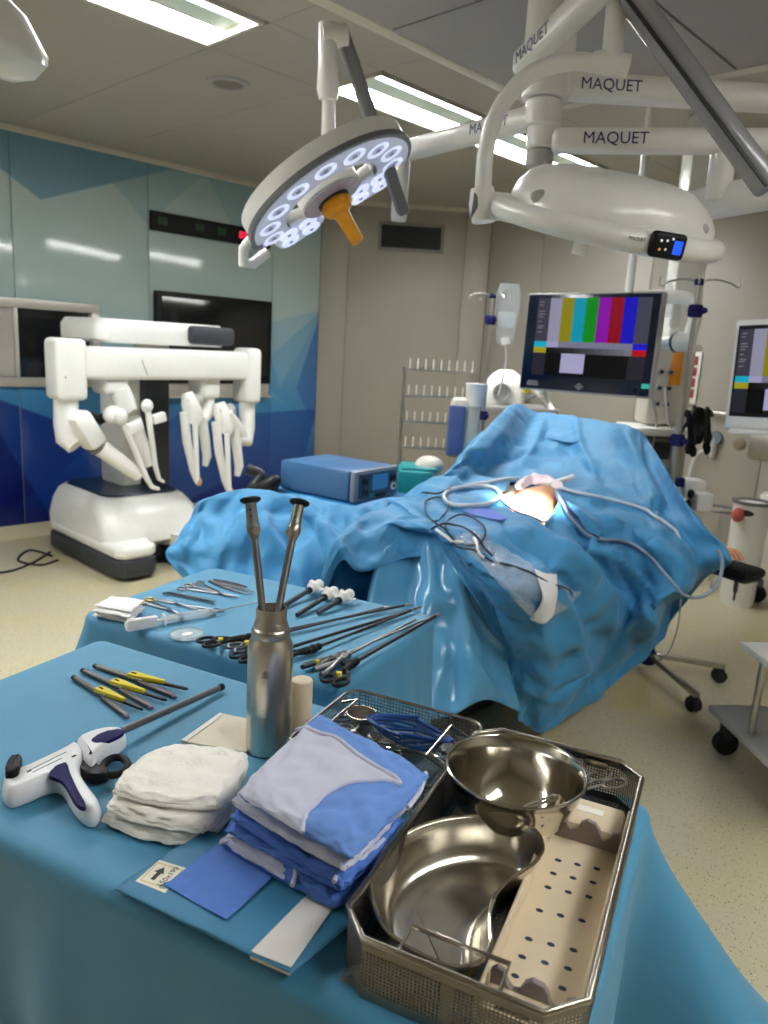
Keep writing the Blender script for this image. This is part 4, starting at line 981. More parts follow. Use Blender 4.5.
# ------------------------------------------------------------------ monitors with colour bars
def em(c, k=.9): return mat('lit_%02x%02x%02x' % tuple(int(v) for v in c), tuple(v*.35 for v in c), .25, 0, .01, emit=c, estr=k*.75, spec=.2)
BEZ = mat('navy_bezel', (10, 24, 46), .15, 0, .05)
def monitor(name, label, TL, TR, BL, frame_m, bez_m, thick, bars, logo=True):
    TL, TR, BL = vv(TL), vv(TR), vv(BL); X_ = TR-TL; wd_ = X_.length
    up_ = (TL-BL); F = frame(TL-up_/2+X_/2, X_, Vector((0, 0, 1))+up_.normalized()*.3); yv = F.to_3x3() @ Vector((0, 1, 0)); ht = up_.dot(yv)
    t = thing(name, label, 'monitor', F @ Vector((0, 0, -thick/2)))
    mk('casing', G().box((0, 0, -thick/2), (wd_, ht, thick), F, bev=.008), frame_m, t)
    bz = mk('bezel', G().box((0, 0, .002), (wd_-.018, ht-.018, .006), F, bev=.002), bez_m, t)
    return t, F, wd_, ht, bz
TLm, TRm, BLm = PD(526, 294, 3.92), PD(660, 292, 3.47), PD(521, 389, 3.92)
t, F, mw_, mh_, bz = monitor('video_monitor', 'dark navy monitor with colour bars above the tented drape', TLm, TRm, BLm, LGREY, BEZ, .05, None)
def q_(u0, u1, v0, v1, c, par, F_, sw, sh, ox=0, oy=0, k=.9, zz=.0065):
    cx_, cy_ = (u0+u1)/2*sw-sw/2+ox, sh/2-(v0+v1)/2*sh+oy
    mk('screen_field', G().box((cx_, cy_, zz), ((u1-u0)*sw, (v1-v0)*sh, .0012), F_), em(c, k), par)
def bars(par, F_, sw, sh, ox, oy, k=1.0):
    scr = mk('screen', G().box((ox, oy, .0052), (sw, sh, .002), F_), em((8, 8, 12), .3), par)
    A_ = lambda *a, kk=1.0: q_(*a, scr, F_, sw, sh, ox, oy, k*kk)
    A_(0, .12, 0, .56, (62, 60, 74)); cols = [(150, 148, 172), (140, 134, 16), (8, 150, 178), (8, 138, 20), (138, 10, 168), (140, 6, 26), (16, 12, 190)]
    for i, c in enumerate(cols): A_(.12+.109*i, .12+.109*(i+1), 0, .56, c)
    A_(.883, 1, 0, .56, (66, 66, 84))
    A_(0, .12, .56, .635, (20, 176, 204)); A_(.12, .23, .56, .635, (164, 160, 196)); A_(.23, .883, .56, .635, (124, 122, 148)); A_(.883, 1, .56, .635, (24, 20, 200))
    A_(0, .12, .635, .71, (160, 156, 30)); A_(.883, 1, .635, .71, (176, 14, 24))
    n = 12
    for i in range(n): v = int(14+104*i/(n-1)); A_(.12+.763*i/n, .12+.763*(i+1)/n, .635, .71, (v, v, int(v*1.12)))
    A_(0, .12, .71, 1, (38, 38, 48)); A_(.12, .27, .71, 1, (6, 6, 8)); A_(.27, .485, .71, .96, (172, 168, 206)); A_(.86, 1, .71, 1, (34, 34, 44))
    for i, (v, w_) in enumerate(((.05, .5), (.09, .4), (.17, .6), (.205, .75), (.24, .5), (.30, .35), (.36, .7), (.385, .55), (.44, .5))):
        mk('caption_line', G().box((ox-sw/2+.02*sw+w_*.04*sw, oy+sh/2-v*sh, .0075), (w_*.085*sw, .004, .0006), F_), em((150, 150, 160), .7), scr)
    return scr
bars(bz, F, mw_*.84, mh_*.78, .012, mh_*.055)
mk('brand_plate', G().box((-mw_*.385, -mh_*.43, .0056), (mw_*.095, .020, .001), F).box((-mw_*.385, -mh_*.405, .0056), (mw_*.075, .008, .001), F), MGREY, bz)
mk('diamond_badge', G().prism([(-.026, 0), (0, .018), (.026, 0), (0, -.020)], .005, .0062, F @ Matrix.Translation((-.01, -mh_*.43, 0))), MGREY, bz)
mk('touch_ring', G().lathe([(.016, .005), (.022, .005), (.022, .0062), (.016, .0062), (.016, .005)], 20, F @ Matrix.Translation((mw_*.395, -mh_*.43, 0))), DGREY, bz)
mk('status_light', G().box((mw_*.46, -mh_*.385, .0058), (.038, .022, .0015), F), em((60, 200, 180), .8), bz)
MT = F @ Vector((0, 0, -.06))
# arm that carries the monitor, hung from the ceiling pole
ta = t
mp = PD(631, 275, 4.2)
mk('ceiling_pole', G().cyl((mp.x, mp.y, mp.z-.25), (mp.x, mp.y, ZC-.001), .022, n=16), LAMPW, ta)
mk('arm_tube', G().tube([vv(p) for p in crv([MT, PD(640, 300, 4.0), PD(672, 297, 3.95), PD(690, 300, 3.9), PD(696, 312, 3.88), PD(690, 335, 3.9), PD(683, 345, 3.92)], 30)], .034, 14), LAMPW, ta)
mk('arm_joint', G().cyl(PD(672, 343, 3.95), PD(692, 341, 3.9), .050, n=20), LAMPW, ta)
mk('joint_band', G().cyl(PD(675, 342.5, 3.94), PD(677, 342.3, 3.93), .0515, n=20), INK, ta)
mk('cross_arm', G().tube([PD(683, 342, 3.92), PD(660, 342, 4.05), vv((mp.x, mp.y, PD(650, 342, 4.15).z))], .032, 14), LAMPW, ta)
# right monitor
TL2, BL2 = PD(736, 321, 3.5), PD(724, 428, 3.5); TR2 = PD(880, 314, 3.05)
t, F, mw_, mh_, bz = monitor('video_monitor', 'white framed monitor with colour bars beside the wall sockets', TL2, TR2, BL2, WHITE, WHITE, .055, None)
bb = mk('inner_bezel', G().box((0, mh_*.03, .0055), (mw_*.93, mh_*.83, .003), F), BLACK, bz)
bars(bb, F, mw_*.90, mh_*.76, 0, mh_*.03, k=.8)
mk('base_lip', G().box((0, -mh_/2-.012, -.01), (mw_*.9, .022, .06), F, bev=.006), WHITE, t)
tp = F @ Vector((0, 0, -.06))
mk('support_tube', G().tube([tp, tp+Vector((.12, -.02, .05)), tp+Vector((.14, -.02, .5)), (tp.x+.14, tp.y-.02, ZC-.001)], .028, 14), LAMPW, t)

# ------------------------------------------------------------------ ceiling pendant behind the monitor
pc_ = PD(668, 380, 4.45); PFm = frame((pc_.x, pc_.y, 0), camdir(1, 0, 0)-Vector((0, 0, camdir(1, 0, 0).z)), z=(0, 0, 1))
def zat(py, px=668, dep=4.45): return PD(px, py, dep).z
t = thing('ceiling_pendant', 'white ceiling pendant with outlets, shelf and orange strip behind the monitor', 'pendant', (pc_.x, pc_.y, ZC))
mk('column', G().box((.06, .10, (ZC+zat(345))/2), (.17, .17, ZC-zat(345)-.002), PFm, bev=.015), LAMPW, t)
hd_ = mk('head', G().box((0, .05, (zat(345)+zat(425))/2), (.25, .22, zat(345)-zat(425)), PFm, bev=.02), OFFW, t)
mk('collar', G().box((0, .04, zat(347)), (.29, .25, .04), PFm, bev=.015), WHITE, t)
mk('orange_strip', G().box((.015, -.066, zat(368)), (.065, .004, .19), PFm, bev=.001), ORANGE, hd_)
for i in range(3):
    for j in range(2):
        k_ = mk('gas_outlet', G().cyl((-.075+j*.055, -.062, zat(372+i*16)), (-.075+j*.055, -.085, zat(372+i*16)), .017, n=12, M=PFm), LGREY, hd_)
        mk('outlet_cap', G().cyl((-.075+j*.055, -.085, zat(372+i*16)), (-.075+j*.055, -.10, zat(372+i*16)), .010, n=10, M=PFm), DGREY, k_)
mk('shelf', G().box((-.04, -.02, zat(431)), (.38, .36, .045), PFm, bev=.012), WHITE, t)
mk('drawer_unit', G().box((-.03, .02, zat(431)-.15), (.30, .28, .22), PFm, bev=.01), LGREY, t)
mk('drawer_front', G().box((-.06, -.125, zat(431)-.11), (.16, .01, .10), PFm), DGREY, t)
mk('cable', G().tube([vv(p) for p in crv([PFm @ Vector(p) for p in ((-.10, -.09, zat(372)), (-.13, -.14, zat(395)), (-.09, -.15, zat(420)), (-.10, -.16, zat(445)), (-.09, -.14, zat(470)))], 24)], .008, 8), LGREY, t)
mk('cable', G().tube([vv(p) for p in crv([PFm @ Vector(p) for p in ((-.05, -.10, zat(388)), (-.03, -.17, zat(420)), (.05, -.15, zat(455)), (.02, -.13, zat(480)))], 24)], .007, 8), CABLEW, t)
# clear bags on the pendant
for i, (px_, py_) in enumerate(((676, 312), (668, 300))):
    b = PD(px_, py_, 4.05+i*.05)
    o = mk('fluid_bag', G().loft([[(b.x+rx*math.cos(a)*.05, b.y+ry*math.sin(a)*.02, b.z+z) for a in [2*math.pi*i_/16 for i_ in range(16)]] for rx, ry, z in ((.6, .3, -.09), (1, 1, -.07), (1.05, 1.1, 0), (.9, .5, .07), (.4, .2, .09))]), CLEAR)
    tag(o, ['larger clear fluid bag hanging against the white joint of the monitor arm', 'clear fluid bag hanging above the curved monitor arm'][i], 'bag', 'clear bags by the pendant')

# ------------------------------------------------------------------ drip stands
def drip_stand(label, base, ztop, rot=0.0, leg=.42, nleg=5, clamps=(), hooks=True, ray_base=True):
    t = thing('drip_stand', label, 'drip stand', (base[0], base[1], 0)); bx, by = base
    mk('pole', G().cyl((bx, by, .12), (bx, by, ztop-.55), .0155, n=16).cyl((bx, by, ztop-.57), (bx, by, ztop), .010, n=14), STEEL, t)
    mk('hub', G().lathe([(1e-7, .08), (.04, .08), (.045, .11), (.03, .17), (.02, .20), (1e-7, .20)], 20, Matrix.Translation((bx, by, 0))), NAVY, t)
    for i in range(nleg):
        a = rot+2*math.pi*i/nleg; d = Vector((math.cos(a), math.sin(a), 0))
        l = mk('leg', beam(vv((bx, by, .13))+d*.02, vv((bx, by, .085))+d*leg, .032, .028, .006), STEEL, t)
        e = vv((bx, by, 0))+d*(leg-.02); sd_ = Vector((-d.y, d.x, 0))
        mk('caster', G().cyl(e+Vector((0, 0, .035))-sd_*.022, e+Vector((0, 0, .035))+sd_*.022, .035, n=16).box((e.x, e.y, .066), (.04, .04, .02), bev=.004), RUBBER, l)
    for z in clamps: mk('clamp', G().box((bx, by, z), (.05, .06, .06), bev=.012).cyl((bx+.02, by-.02, z), (bx-.04, by-.06, z), .014, n=10), NAVY, t)
    if hooks:
        mk('hook_hub', G().box((bx, by, ztop), (.035, .035, .03), bev=.006), NAVY, t)
        for i in range(4):
            a = rot+.6+math.pi/2*i; d = Vector((math.cos(a), math.sin(a), 0)); o = vv((bx, by, ztop))
            pts = [o, o+d*.06+Vector((0, 0, .012)), o+d*.13+Vector((0, 0, .0)), o+d*.165+Vector((0, 0, -.02)), o+d*.18+Vector((0, 0, .0)), o+d*.172+Vector((0, 0, .022))]
            mk('hook', G().tube([vv(p) for p in crv(pts, 18)], .0045, 8), STEEL, t)
    return t
hb = P(646, 666, .06)
def ztop_at(bx, by, px, py): d = ray(px, py); k = math.hypot(bx, by)/math.hypot(d[0], d[1]); return CAMH+d[2]*k
zt1 = ztop_at(hb.x, hb.y, 698, 282)
drip_stand('steel drip stand on five casters with navy clamps standing beside the arm board', (hb.x, hb.y), zt1, math.radians(168), .40, 5, (ztop_at(hb.x, hb.y, 694, 311), ztop_at(hb.x, hb.y, 676, 440)))
# device clamped to the stand
dv = PD(692, 492, 3.95); DFm = frame(dv, camdir(1, 0, 0)-Vector((0, 0, camdir(1, 0, 0).z)), z=(0, 0, 1))
t = thing('infusion_device', 'small white box shaped device with dark knobs clamped to the drip stand', 'device', dv)
mk('body', G().box((.0, 0, .02), (.11, .10, .10), DFm, bev=.015), WHITE, t)
mk('front_box', G().box((.035, -.06, -.035), (.085, .08, .095), DFm, bev=.012), WHITE, t)
for x, z in ((-.03, .0), (-.035, -.055)): mk('knob', G().ell((x, -.06, z), (.016, .02, .025), DFm), BLACK, t)
mk('clamp', G().box((-.075, .0, .05), (.05, .05, .05), DFm, bev=.01), NAVY, t)
mk('drain_tube', G().tube([DFm @ Vector(p) for p in ((.0, 0, -.03), (0, 0, -.2), (0, .01, -.35))], .018, 10), CREAM, t)
# left drip stand with bag, standing behind the tented drape
sb = PD(484, 400, 4.9)
zt2 = ztop_at(sb.x, sb.y, 494, 296)
drip_stand('steel drip stand with a hanging fluid bag beside the hook rack', (sb.x, sb.y), zt2, .5, .30, 5, (ztop_at(sb.x, sb.y, 491, 320), ztop_at(sb.x, sb.y, 478, 415)))
b = PD(508, 305, 4.8)
t = thing('fluid_bag', 'clear fluid bag with drip chamber hanging from the stand beside the hook rack', 'bag', b)
bag = lambda q, sx, h: G().loft([[(q.x+rx*math.cos(a)*sx*.7, q.y-rx*math.cos(a)*sx*.7+ry*math.sin(a)*.025, q.z+z*h) for a in [2*math.pi*i/18 for i in range(18)]] for rx, ry, z in ((.35, .3, -.55), (.8, .8, -.45), (1, 1.2, -.1), (1, .7, .3), (.8, .3, .5))])
mk('bag', bag(b, .075, .26), CLEAR, t)
mk('second_bag', bag(PD(506, 328, 4.8), .06, .20), CLEAR, t)
mk('drip_chamber', G().cyl(PD(505, 338, 4.8), PD(506, 344, 4.8), .028, n=14), WHITE, t)
mk('drip_line', G().tube([vv(p) for p in crv([PD(505, 342, 4.8), PD(506, 360, 4.8), PD(503, 378, 4.8), PD(498, 395, 4.8)], 16)], .006, 6), CABLEW, t)

# ------------------------------------------------------------------ trolley and devices behind the drape
tr = PD(505, 410, 5.45); TFm = frame((tr.x, tr.y, 0), camdir(1, 0, 0)-Vector((0, 0, camdir(1, 0, 0).z)), z=(0, 0, 1)); zs = PD(505, 408, 5.45).z
t = thing('equipment_trolley', 'grey shelved trolley carrying white devices behind the tented drape', 'trolley', (tr.x, tr.y, 0))
for z in (zs, .62, .15): mk('shelf', G().box((.06, .1, z), (.62, .42, .035), TFm, bev=.008), LGREY, t)
for x in (-.22, .34):
    for y in (-.08, .28): mk('post', G().cyl((x, y, .06), (x, y, zs+.02), .014, n=12, M=TFm), STEEL, t)
for x in (-.22, .34):
    for y in (-.08, .28): mk('caster', G().cyl((x-.015, y, .035), (x+.015, y, .035), .035, n=14, M=TFm), RUBBER, t)
def devpart(par, name, c, d, m, bev=.02): return mk(name, G().box(c, d, TFm, bev=bev), m, par)
d_ = thing('warming_device', 'rounded white device with yellow knob on the grey trolley shelf', 'device', TFm @ Vector((-.02, .1, zs+.018)))
mk('body', G().loft([rr(0, .1, .30*s, .24*s, .06*s, zs+.019+z) for s, z in ((.9, 0), (1, .03), (1, .13), (.85, .17), (.6, .22), (.3, .25))], TFm), WHITE, d_)
mk('yellow_knob', G().cyl((.13, .0, zs+.15), (.15, -.04, zs+.15), .035, n=14, M=TFm), YELLOW, d_)
mk('front_ring', G().lathe([(.05, 0), (.065, 0), (.065, .02), (.05, .02), (.05, 0)], 20, TFm @ zframe((-.04, -.03, zs+.11), (0, -1, 0))), LGREY, d_)
o = thing('tubing_bundle', 'loose bundle of white corrugated tubing on the grey trolley shelf', 'tubing', TFm @ Vector((.22, .05, zs+.02)))
for k in range(3):
    pts = [TFm @ Vector(p) for p in ((.10+.03*k, .12, zs+.05), (.16+.03*k, -.02, zs+.15-.03*k), (.24, -.06, zs+.10+.03*k), (.30, -.02+.03*k, zs+.05), (.34, -.10, zs-.02-.04*k))]
    mk('hose', G().tube([vv(p) for p in crv(pts, 30)], .020, 10), [WHITE, CABLEW, LGREY][k], o)
s_ = thing('suction_unit', 'white cylinder unit with slate blue face standing between hook rack and drape', 'suction unit', PD(462, 425, 4.6)-Vector((0, 0, .5)))
sc_ = PD(462, 428, 4.6); SFm = frame((sc_.x, sc_.y, 0), camdir(1, 0, 0)-Vector((0, 0, camdir(1, 0, 0).z)), z=(0, 0, 1)); WP[s_.name] = Vector((sc_.x, sc_.y, 0)); s_.location = (sc_.x, sc_.y, 0)
mk('pedestal', G().box((0, 0, .30), (.10, .10, .56), SFm, bev=.01), LGREY, s_)
mk('base', G().lathe([(1e-7, 0), (.2, 0), (.2, .03), (.05, .06), (1e-7, .06)], 24, Matrix.Translation((sc_.x, sc_.y, 0))), LGREY, s_)
mk('body', G().box((.01, .0, sc_.z), (.17, .16, .36), SFm, bev=.03), OFFW, s_)
mk('blue_face', G().box((-.045, -.086, sc_.z-.01), (.10, .03, .30), SFm, bev=.012), mat('slate_blue', (80, 98, 150), .4), s_)
mk('collection_jar', G().lathe([(1e-7, -.07), (.055, -.07), (.06, .05), (.065, .06), (1e-7, .065)], 20, SFm @ Matrix.Translation((.06, -.04, sc_.z+.21))), WHITE, s_)

# ------------------------------------------------------------------ electrosurgical generator on its cart
gz = .86
gA, gB = P(352, 503, gz), P(393, 494, gz)       # front lower edge
gx = (gB-gA).normalized(); gl = Vector((0, 0, 1)).cross(gx)
GF = frame(gA+(gB-gA)/2, gx, z=(0, 0, 1)); gw = .37; gd = .44; gh = .15
cart = thing('generator_cart', 'blue topped cart carrying the electrosurgical generator beside the leg drape', 'cart', GF @ Vector((0, gd/2, -gz)))
mk('top', G().box((.02, gd/2+.02, -.027), (.50, .62, .05), GF, bev=.01), mat('cart_blue', (24, 104, 160), .4), cart)
mk('front_rail', G().tube([GF @ Vector(p) for p in ((-.20, -.27+.0, -.03), (.27, -.27+.0, -.03))], .014, 10), LGREY, cart)
mk('body', G().box((.02, gd/2+.04, -.45), (.44, .52, .78), GF, bev=.02), DGREY, cart)
gen = thing('generator', 'blue electrosurgical generator with grey front and lit screen on a cart', 'generator', GF @ Vector((0, gd/2, 0)))
mk('casing', G().box((0, gd/2+.02, gh/2+.003), (gw, gd, gh), GF, bev=.014), mat('generator_blue', (62, 104, 148), .4), gen)
fp = mk('front_panel', G().box((0, -.004, gh/2+.003), (gw+.006, .035, gh+.004), GF, bev=.014), mat('generator_grey', (120, 130, 140), .4), gen)
mk('dark_panel', G().box((0, -.024, gh/2+.003), (gw*.86, .006, gh*.80), GF, bev=.004), mat('panel_blue', (48, 62, 84), .3), fp)
mk('screen', G().box((.01, -.029, gh*.60), (.13, .006, gh*.50), GF), em((50, 110, 170), .7), fp)
for x, z, r in ((-.115, .10, .022), (-.115, .05, .020), (.12, .10, .020), (.125, .055, .020)):
    k_ = mk('socket', G().cyl((x, -.026, z), (x, -.036, z), r, n=16, M=GF), [DGREY, DGREY, DGREY, WHITE][0 if x < 0 else (1 if z > .08 else 3)], fp)
    mk('socket_hole', G().cyl((x, -.036, z), (x, -.038, z), r*.55, n=12, M=GF), BLACK, k_)
mk('green_key', G().box((-.06, -.029, .028), (.04, .005, .02), GF), mat('green_key', (20, 130, 120), .4), fp)
mk('key_row', G().box((.02, -.029, .022), (.08, .005, .014), GF), BLACK, fp)
o = mk('cable_bundle', G().tube([vv(p) for p in crv([GF @ Vector(p) for p in ((-.20, .50, .0), (-.26, .42, .06), (-.30, .46, .03), (-.28, .56, .0), (-.22, .56, .06), (-.26, .62, .09))], 40)], .028, 10), CABLEK)
tag(o, 'black coiled power cable behind the blue generator', 'cable')
# teal and white machine
tp_ = PD(418, 478, 4.35); QF = frame((tp_.x, tp_.y, 0), camdir(1, 0, 0)-Vector((0, 0, camdir(1, 0, 0).z)), z=(0, 0, 1)); qz = tp_.z
t = thing('cell_saver', 'teal and white machine between the generator and the tented drape', 'machine', (tp_.x, tp_.y, 0))
mk('cabinet', G().box((0, .05, (qz-.08)/2), (.22, .30, qz-.10), QF, bev=.02), LGREY, t)
mk('teal_body', G().box((-.02, 0, qz-.02), (.20, .28, .16), QF, bev=.02), TEAL, t)
mk('white_dome', G().ell((.06, .02, qz+.07), (.085, .09, .06), QF), OFFW, t)
mk('white_lid', G().box((-.0, .0, qz+.065), (.20, .24, .02), QF, bev=.008), TEAL, t)

# ------------------------------------------------------------------ right hand wall
def onw(px, py): return PXp(px, py, XR-.012)
t = thing('socket_strip', 'tall white strip of red sockets on the greige wall', 'socket', onw(697, 380))
a, b = onw(697, 352), onw(692, 404); 
mk('plate', G().box((XR-.012, a.y, (a.z+b.z)/2), (.022, .10, a.z-b.z), bev=.006), WHITE, t)
REDP = mat('red_socket', (150, 30, 30), .4)
for i in range(4):
    z = a.z-.07-(a.z-b.z-.12)*i/3.4; mk('red_socket', G().box((XR-.026, a.y, z), (.012, .05, .07), bev=.004), REDP, t)
t = thing('wall_rail', 'steel wall rail holding dark hoses near the red sockets', 'rail', onw(708, 414))
ra_, rc_ = onw(700, 412), onw(722, 415)
mk('bar', G().box((XR-.05, (ra_.y+rc_.y)/2, ra_.z), (.012, ra_.y-rc_.y+.3, .035), bev=.003), STEEL, t)
mk('bracket', G().box((XR-.022, ra_.y, ra_.z), (.045, .03, .03)), STEEL, t)
# dark hose bundle on the drip stand
hc = PD(690, 425, 3.98)
t = thing('hose_bundle', 'bundle of black hoses and plugs hanging near the drip stand clamp', 'hoses', hc)
mk('holder', G().tube([PD(676, 440, 4.06), PD(690, 418, 3.98), PD(712, 415, 3.95)], .010, 8), DGREY, t)
rg = random.Random(5)
for k in range(9):
    x = 686+k*3.2; y = 414+rg.uniform(-3, 4); l = 20+rg.uniform(0, 18); s_ = rg.uniform(-5, 6)
    h = mk('hose', G().tube([vv(p) for p in crv([PD(x, y, 3.97), PD(x+s_*.5, y-3, 3.93), PD(x+s_, y+l*.5, 3.93), PD(x+s_*.6, y+l, 3.95)], 14)], .012, 8), [BLACK, DGREY, CABLEK][k % 3], t)
    mk('plug', G().ell(PD(x+s_*.6, y+l, 3.95), (.018, .018, .03)), BLACK, h)
mk('head_block', G().ell(PD(697, 418, 3.96), (.07, .05, .06)), BLACK, t)
# suction regulator, round plate and steel plate on the wall
t = thing('suction_regulator', 'small steel suction regulator with tube on the greige wall', 'regulator', onw(716, 440))
q = onw(716, 438)
mk('gauge', G().cyl((XR-.005, q.y, q.z), (XR-.06, q.y, q.z), .055, n=20), mat('gauge_grey', (130, 140, 145), .35, .4), t)
mk('valve', G().tube([(XR-.04, q.y, q.z), (XR-.04, q.y, q.z-.12), (XR-.04, q.y, q.z-.16)], [.022, .03, .02], 12), LGREY, t)
mk('tube', G().tube([vv(p) for p in crv([(XR-.05, q.y, q.z-.15), (XR-.06, q.y+.06, q.z-.10), (XR-.06, q.y+.14, q.z-.2), (XR-.06, q.y+.16, q.z-.5), (XR-.06, q.y+.10, q.z-.9)], 30)], .012, 8), CABLEW, t)
q = onw(739, 444); o = mk('wall_button', G().lathe([(1e-7, 0), (.05, 0), (.045, .012), (.03, .014), (.028, .02), (1e-7, .022)], 24, zframe((XR-.001, q.y, q.z), (-1, 0, 0))), mat('brass_grey', (150, 140, 120), .35, .6))
tag(o, 'round metal wall button beside the steel wall plate', 'button')
q = onw(764, 447); t = thing('wall_plate', 'rectangular steel outlet plate on the greige wall', 'wall plate', q)
mk('plate', G().box((XR-.008, q.y-.06, q.z), (.014, .34, .20), bev=.004), BRUSH, t)
mk('lever', G().box((XR-.025, q.y-.09, q.z), (.03, .10, .02), bev=.006), LGREY, t)

# white canister and waste bin by the wall, waste stand
cb = PD(743, 560, 5.2); cb.z = 0
t = thing('canister', 'tall white cylindrical canister standing beyond the arm board', 'canister', cb)
zc_ = PD(743, 500, 5.2).z
mk('barrel', G().lathe([(1e-7, .0), (.10, .0), (.11, .05), (.115, zc_-.02), (.12, zc_), (1e-7, zc_)], 28, Matrix.Translation(cb)), WHITE, t)
mk('lid_rim', G().lathe([(.10, zc_-.005), (.125, zc_-.005), (.125, zc_+.015), (.10, zc_+.015), (.10, zc_-.005)], 28, Matrix.Translation(cb)), MGREY, t)
mk('red_cap', G().ell(PD(738, 515, 5.05), (.05, .04, .05)), mat('red_cap', (186, 88, 76), .5), t)
mk('grey_valve', G().cyl(PD(743, 513, 5.04), PD(754, 514, 5.04), .022, n=12), DGREY, t)
bb_ = PD(778, 560, 5.5); bb_.z = 0; zb = PD(772, 497, 5.5).z
t = thing('waste_bin', 'pale round bin with a wide white lid beyond the monitor', 'bin', bb_)
mk('bin_body', G().lathe([(1e-7, 0), (.15, 0), (.165, zb-.03), (1e-7, zb-.03)], 32, Matrix.Translation(bb_)), OFFW, t)
mk('lid', G().lathe([(.10, zb-.02), (.18, zb-.02), (.185, zb+.01), (.17, zb+.03), (.11, zb+.03), (.10, zb-.02)], 32, Matrix.Translation(bb_)), WHITE, t)
ws = PD(721, 515, 5.55)
t = thing('wire_holder', 'open steel wire bag holder standing beside the white canister', 'holder', (ws.x, ws.y, 0))
mk('ring', G().tube([vv((ws.x+.13*math.cos(a), ws.y+.13*math.sin(a), PD(722, 509, 5.55).z)) for a in [2*math.pi*i/28 for i in range(28)]], .010, 8, closed=True), MGREY, t)
for i in range(4):
    a = .4+math.pi/2*i; mk('upright', G().cyl((ws.x+.13*math.cos(a), ws.y+.13*math.sin(a), .0), (ws.x+.13*math.cos(a), ws.y+.13*math.sin(a), PD(722, 509, 5.55).z), .007, n=8), LGREY, t)
# anaesthesia cart edge and its caster
ac = P(779, 600, .10)
t = thing('wheeled_console', 'grey wheeled console base with pole beyond the arm board', 'cart', (ac.x+.2, ac.y-.25, 0))
mk('plate', G().box((ac.x+.22, ac.y-.22, .20), (.50, .56, .08), bev=.02), LGREY, t)
cs = P(756, 598, .03)
mk('caster', G().cyl((cs.x-.02, cs.y, .06), (cs.x+.02, cs.y, .06), .06, n=20), RUBBER, t)
mk('caster_fork', G().box((cs.x+.01, cs.y, .13), (.05, .05, .06)), MGREY, t)
mk('stand_pole', G().cyl((ac.x+.35, ac.y-.25, .2), (ac.x+.35, ac.y-.25, 1.2), .02, n=12), LGREY, t)

# ------------------------------------------------------------------ grey two tier trolley at the right
t0 = P(711, 704, .20); 
TT = frame((t0.x, t0.y, 0), (P(768, 758, .20)-t0), z=(0, 0, 1))
tx = (P(768, 758, .20)-t0).length
t = thing('step_trolley', 'low grey steel two tier trolley on black casters near the drip stand', 'trolley', TT @ Vector((.3, .25, 0)))
GRT = mat('trolley_grey', (186, 182, 174), .4, 0, .04)
mk('lower_shelf', G().box((.35, .27, .185), (.70, .56, .03), TT, bev=.006), GRT, t)
us = TT.inverted() @ P(743, 641, .56)
mk('upper_shelf', G().box((us.x+.32, us.y+.22, .545), (.64, .46, .03), TT, bev=.006), GRT, t)
for x, y in ((us.x+.06, us.y+.06), (us.x+.5, us.y+.06), (us.x+.06, us.y+.36), (us.x+.5, us.y+.36)): mk('post', G().cyl((x, y, .19), (x, y, .54), .014, n=10, M=TT), STEEL, t)
for x, y in ((.05, .06), (.65, .06), (.05, .48), (.65, .48)):
    c_ = mk('caster', G().cyl((x-.018, y, .05), (x+.018, y, .05), .05, n=20, M=TT), RUBBER, t)
    mk('caster_fork', G().box((x, y, .12), (.045, .05, .10), TT, bev=.008), DGREY, c_)
# ------------------------------------------------------------------ things on the near table
def T(px, py, h=0.0): return P(px, py, ZT+h)
def loop(poly, n): return [vv(p) for p in crv(poly, n, closed=True)]
def torus_pts(c, rx, ry, M, n=22): return [M @ Vector((c[0]+rx*math.cos(2*math.pi*i/n), c[1]+ry*math.sin(2*math.pi*i/n), c[2])) for i in range(n)]
def offset_in(K, d):
    n = len(K); t_ = np.roll(K, -1, 0)-np.roll(K, 1, 0); t_ /= np.linalg.norm(t_, axis=1, keepdims=True); nn = np.c_[t_[:, 1], -t_[:, 0]]
    ar = np.sum(K[:, 0]*np.roll(K[:, 1], -1)-np.roll(K[:, 0], -1)*K[:, 1])
    nn = -nn if ar > 0 else nn
    out = K+nn*d
    for _ in range(int(6+d*400)): out = (np.roll(out, 1, 0)+2*out+np.roll(out, -1, 0))/4
    return out
def puffy(poly, z0, z1, r, n=72):
    """outline with fully rounded top edge"""
    K_ = np.array([[p[0], p[1]] for p in crv([(x, y, 0) for x, y in poly], n, closed=True)])
    secs = []
    for d, z in ((.003, z0), (.0006, z0+.003), (0, (z0+z1)/2-.003)): secs.append([(x, y, z) for x, y in (offset_in(K_, d) if d else K_)])
    for a in (20, 40, 60, 78):
        an = math.radians(a); secs.append([(x, y, (z0+z1)/2-.003+(z1-(z0+z1)/2+.003)*math.sin(an)) for x, y in offset_in(K_, r*(1-math.cos(an)))])
    secs.append([(x, y, z1) for x, y in offset_in(K_, r*.95)])
    return G().loft(secs)
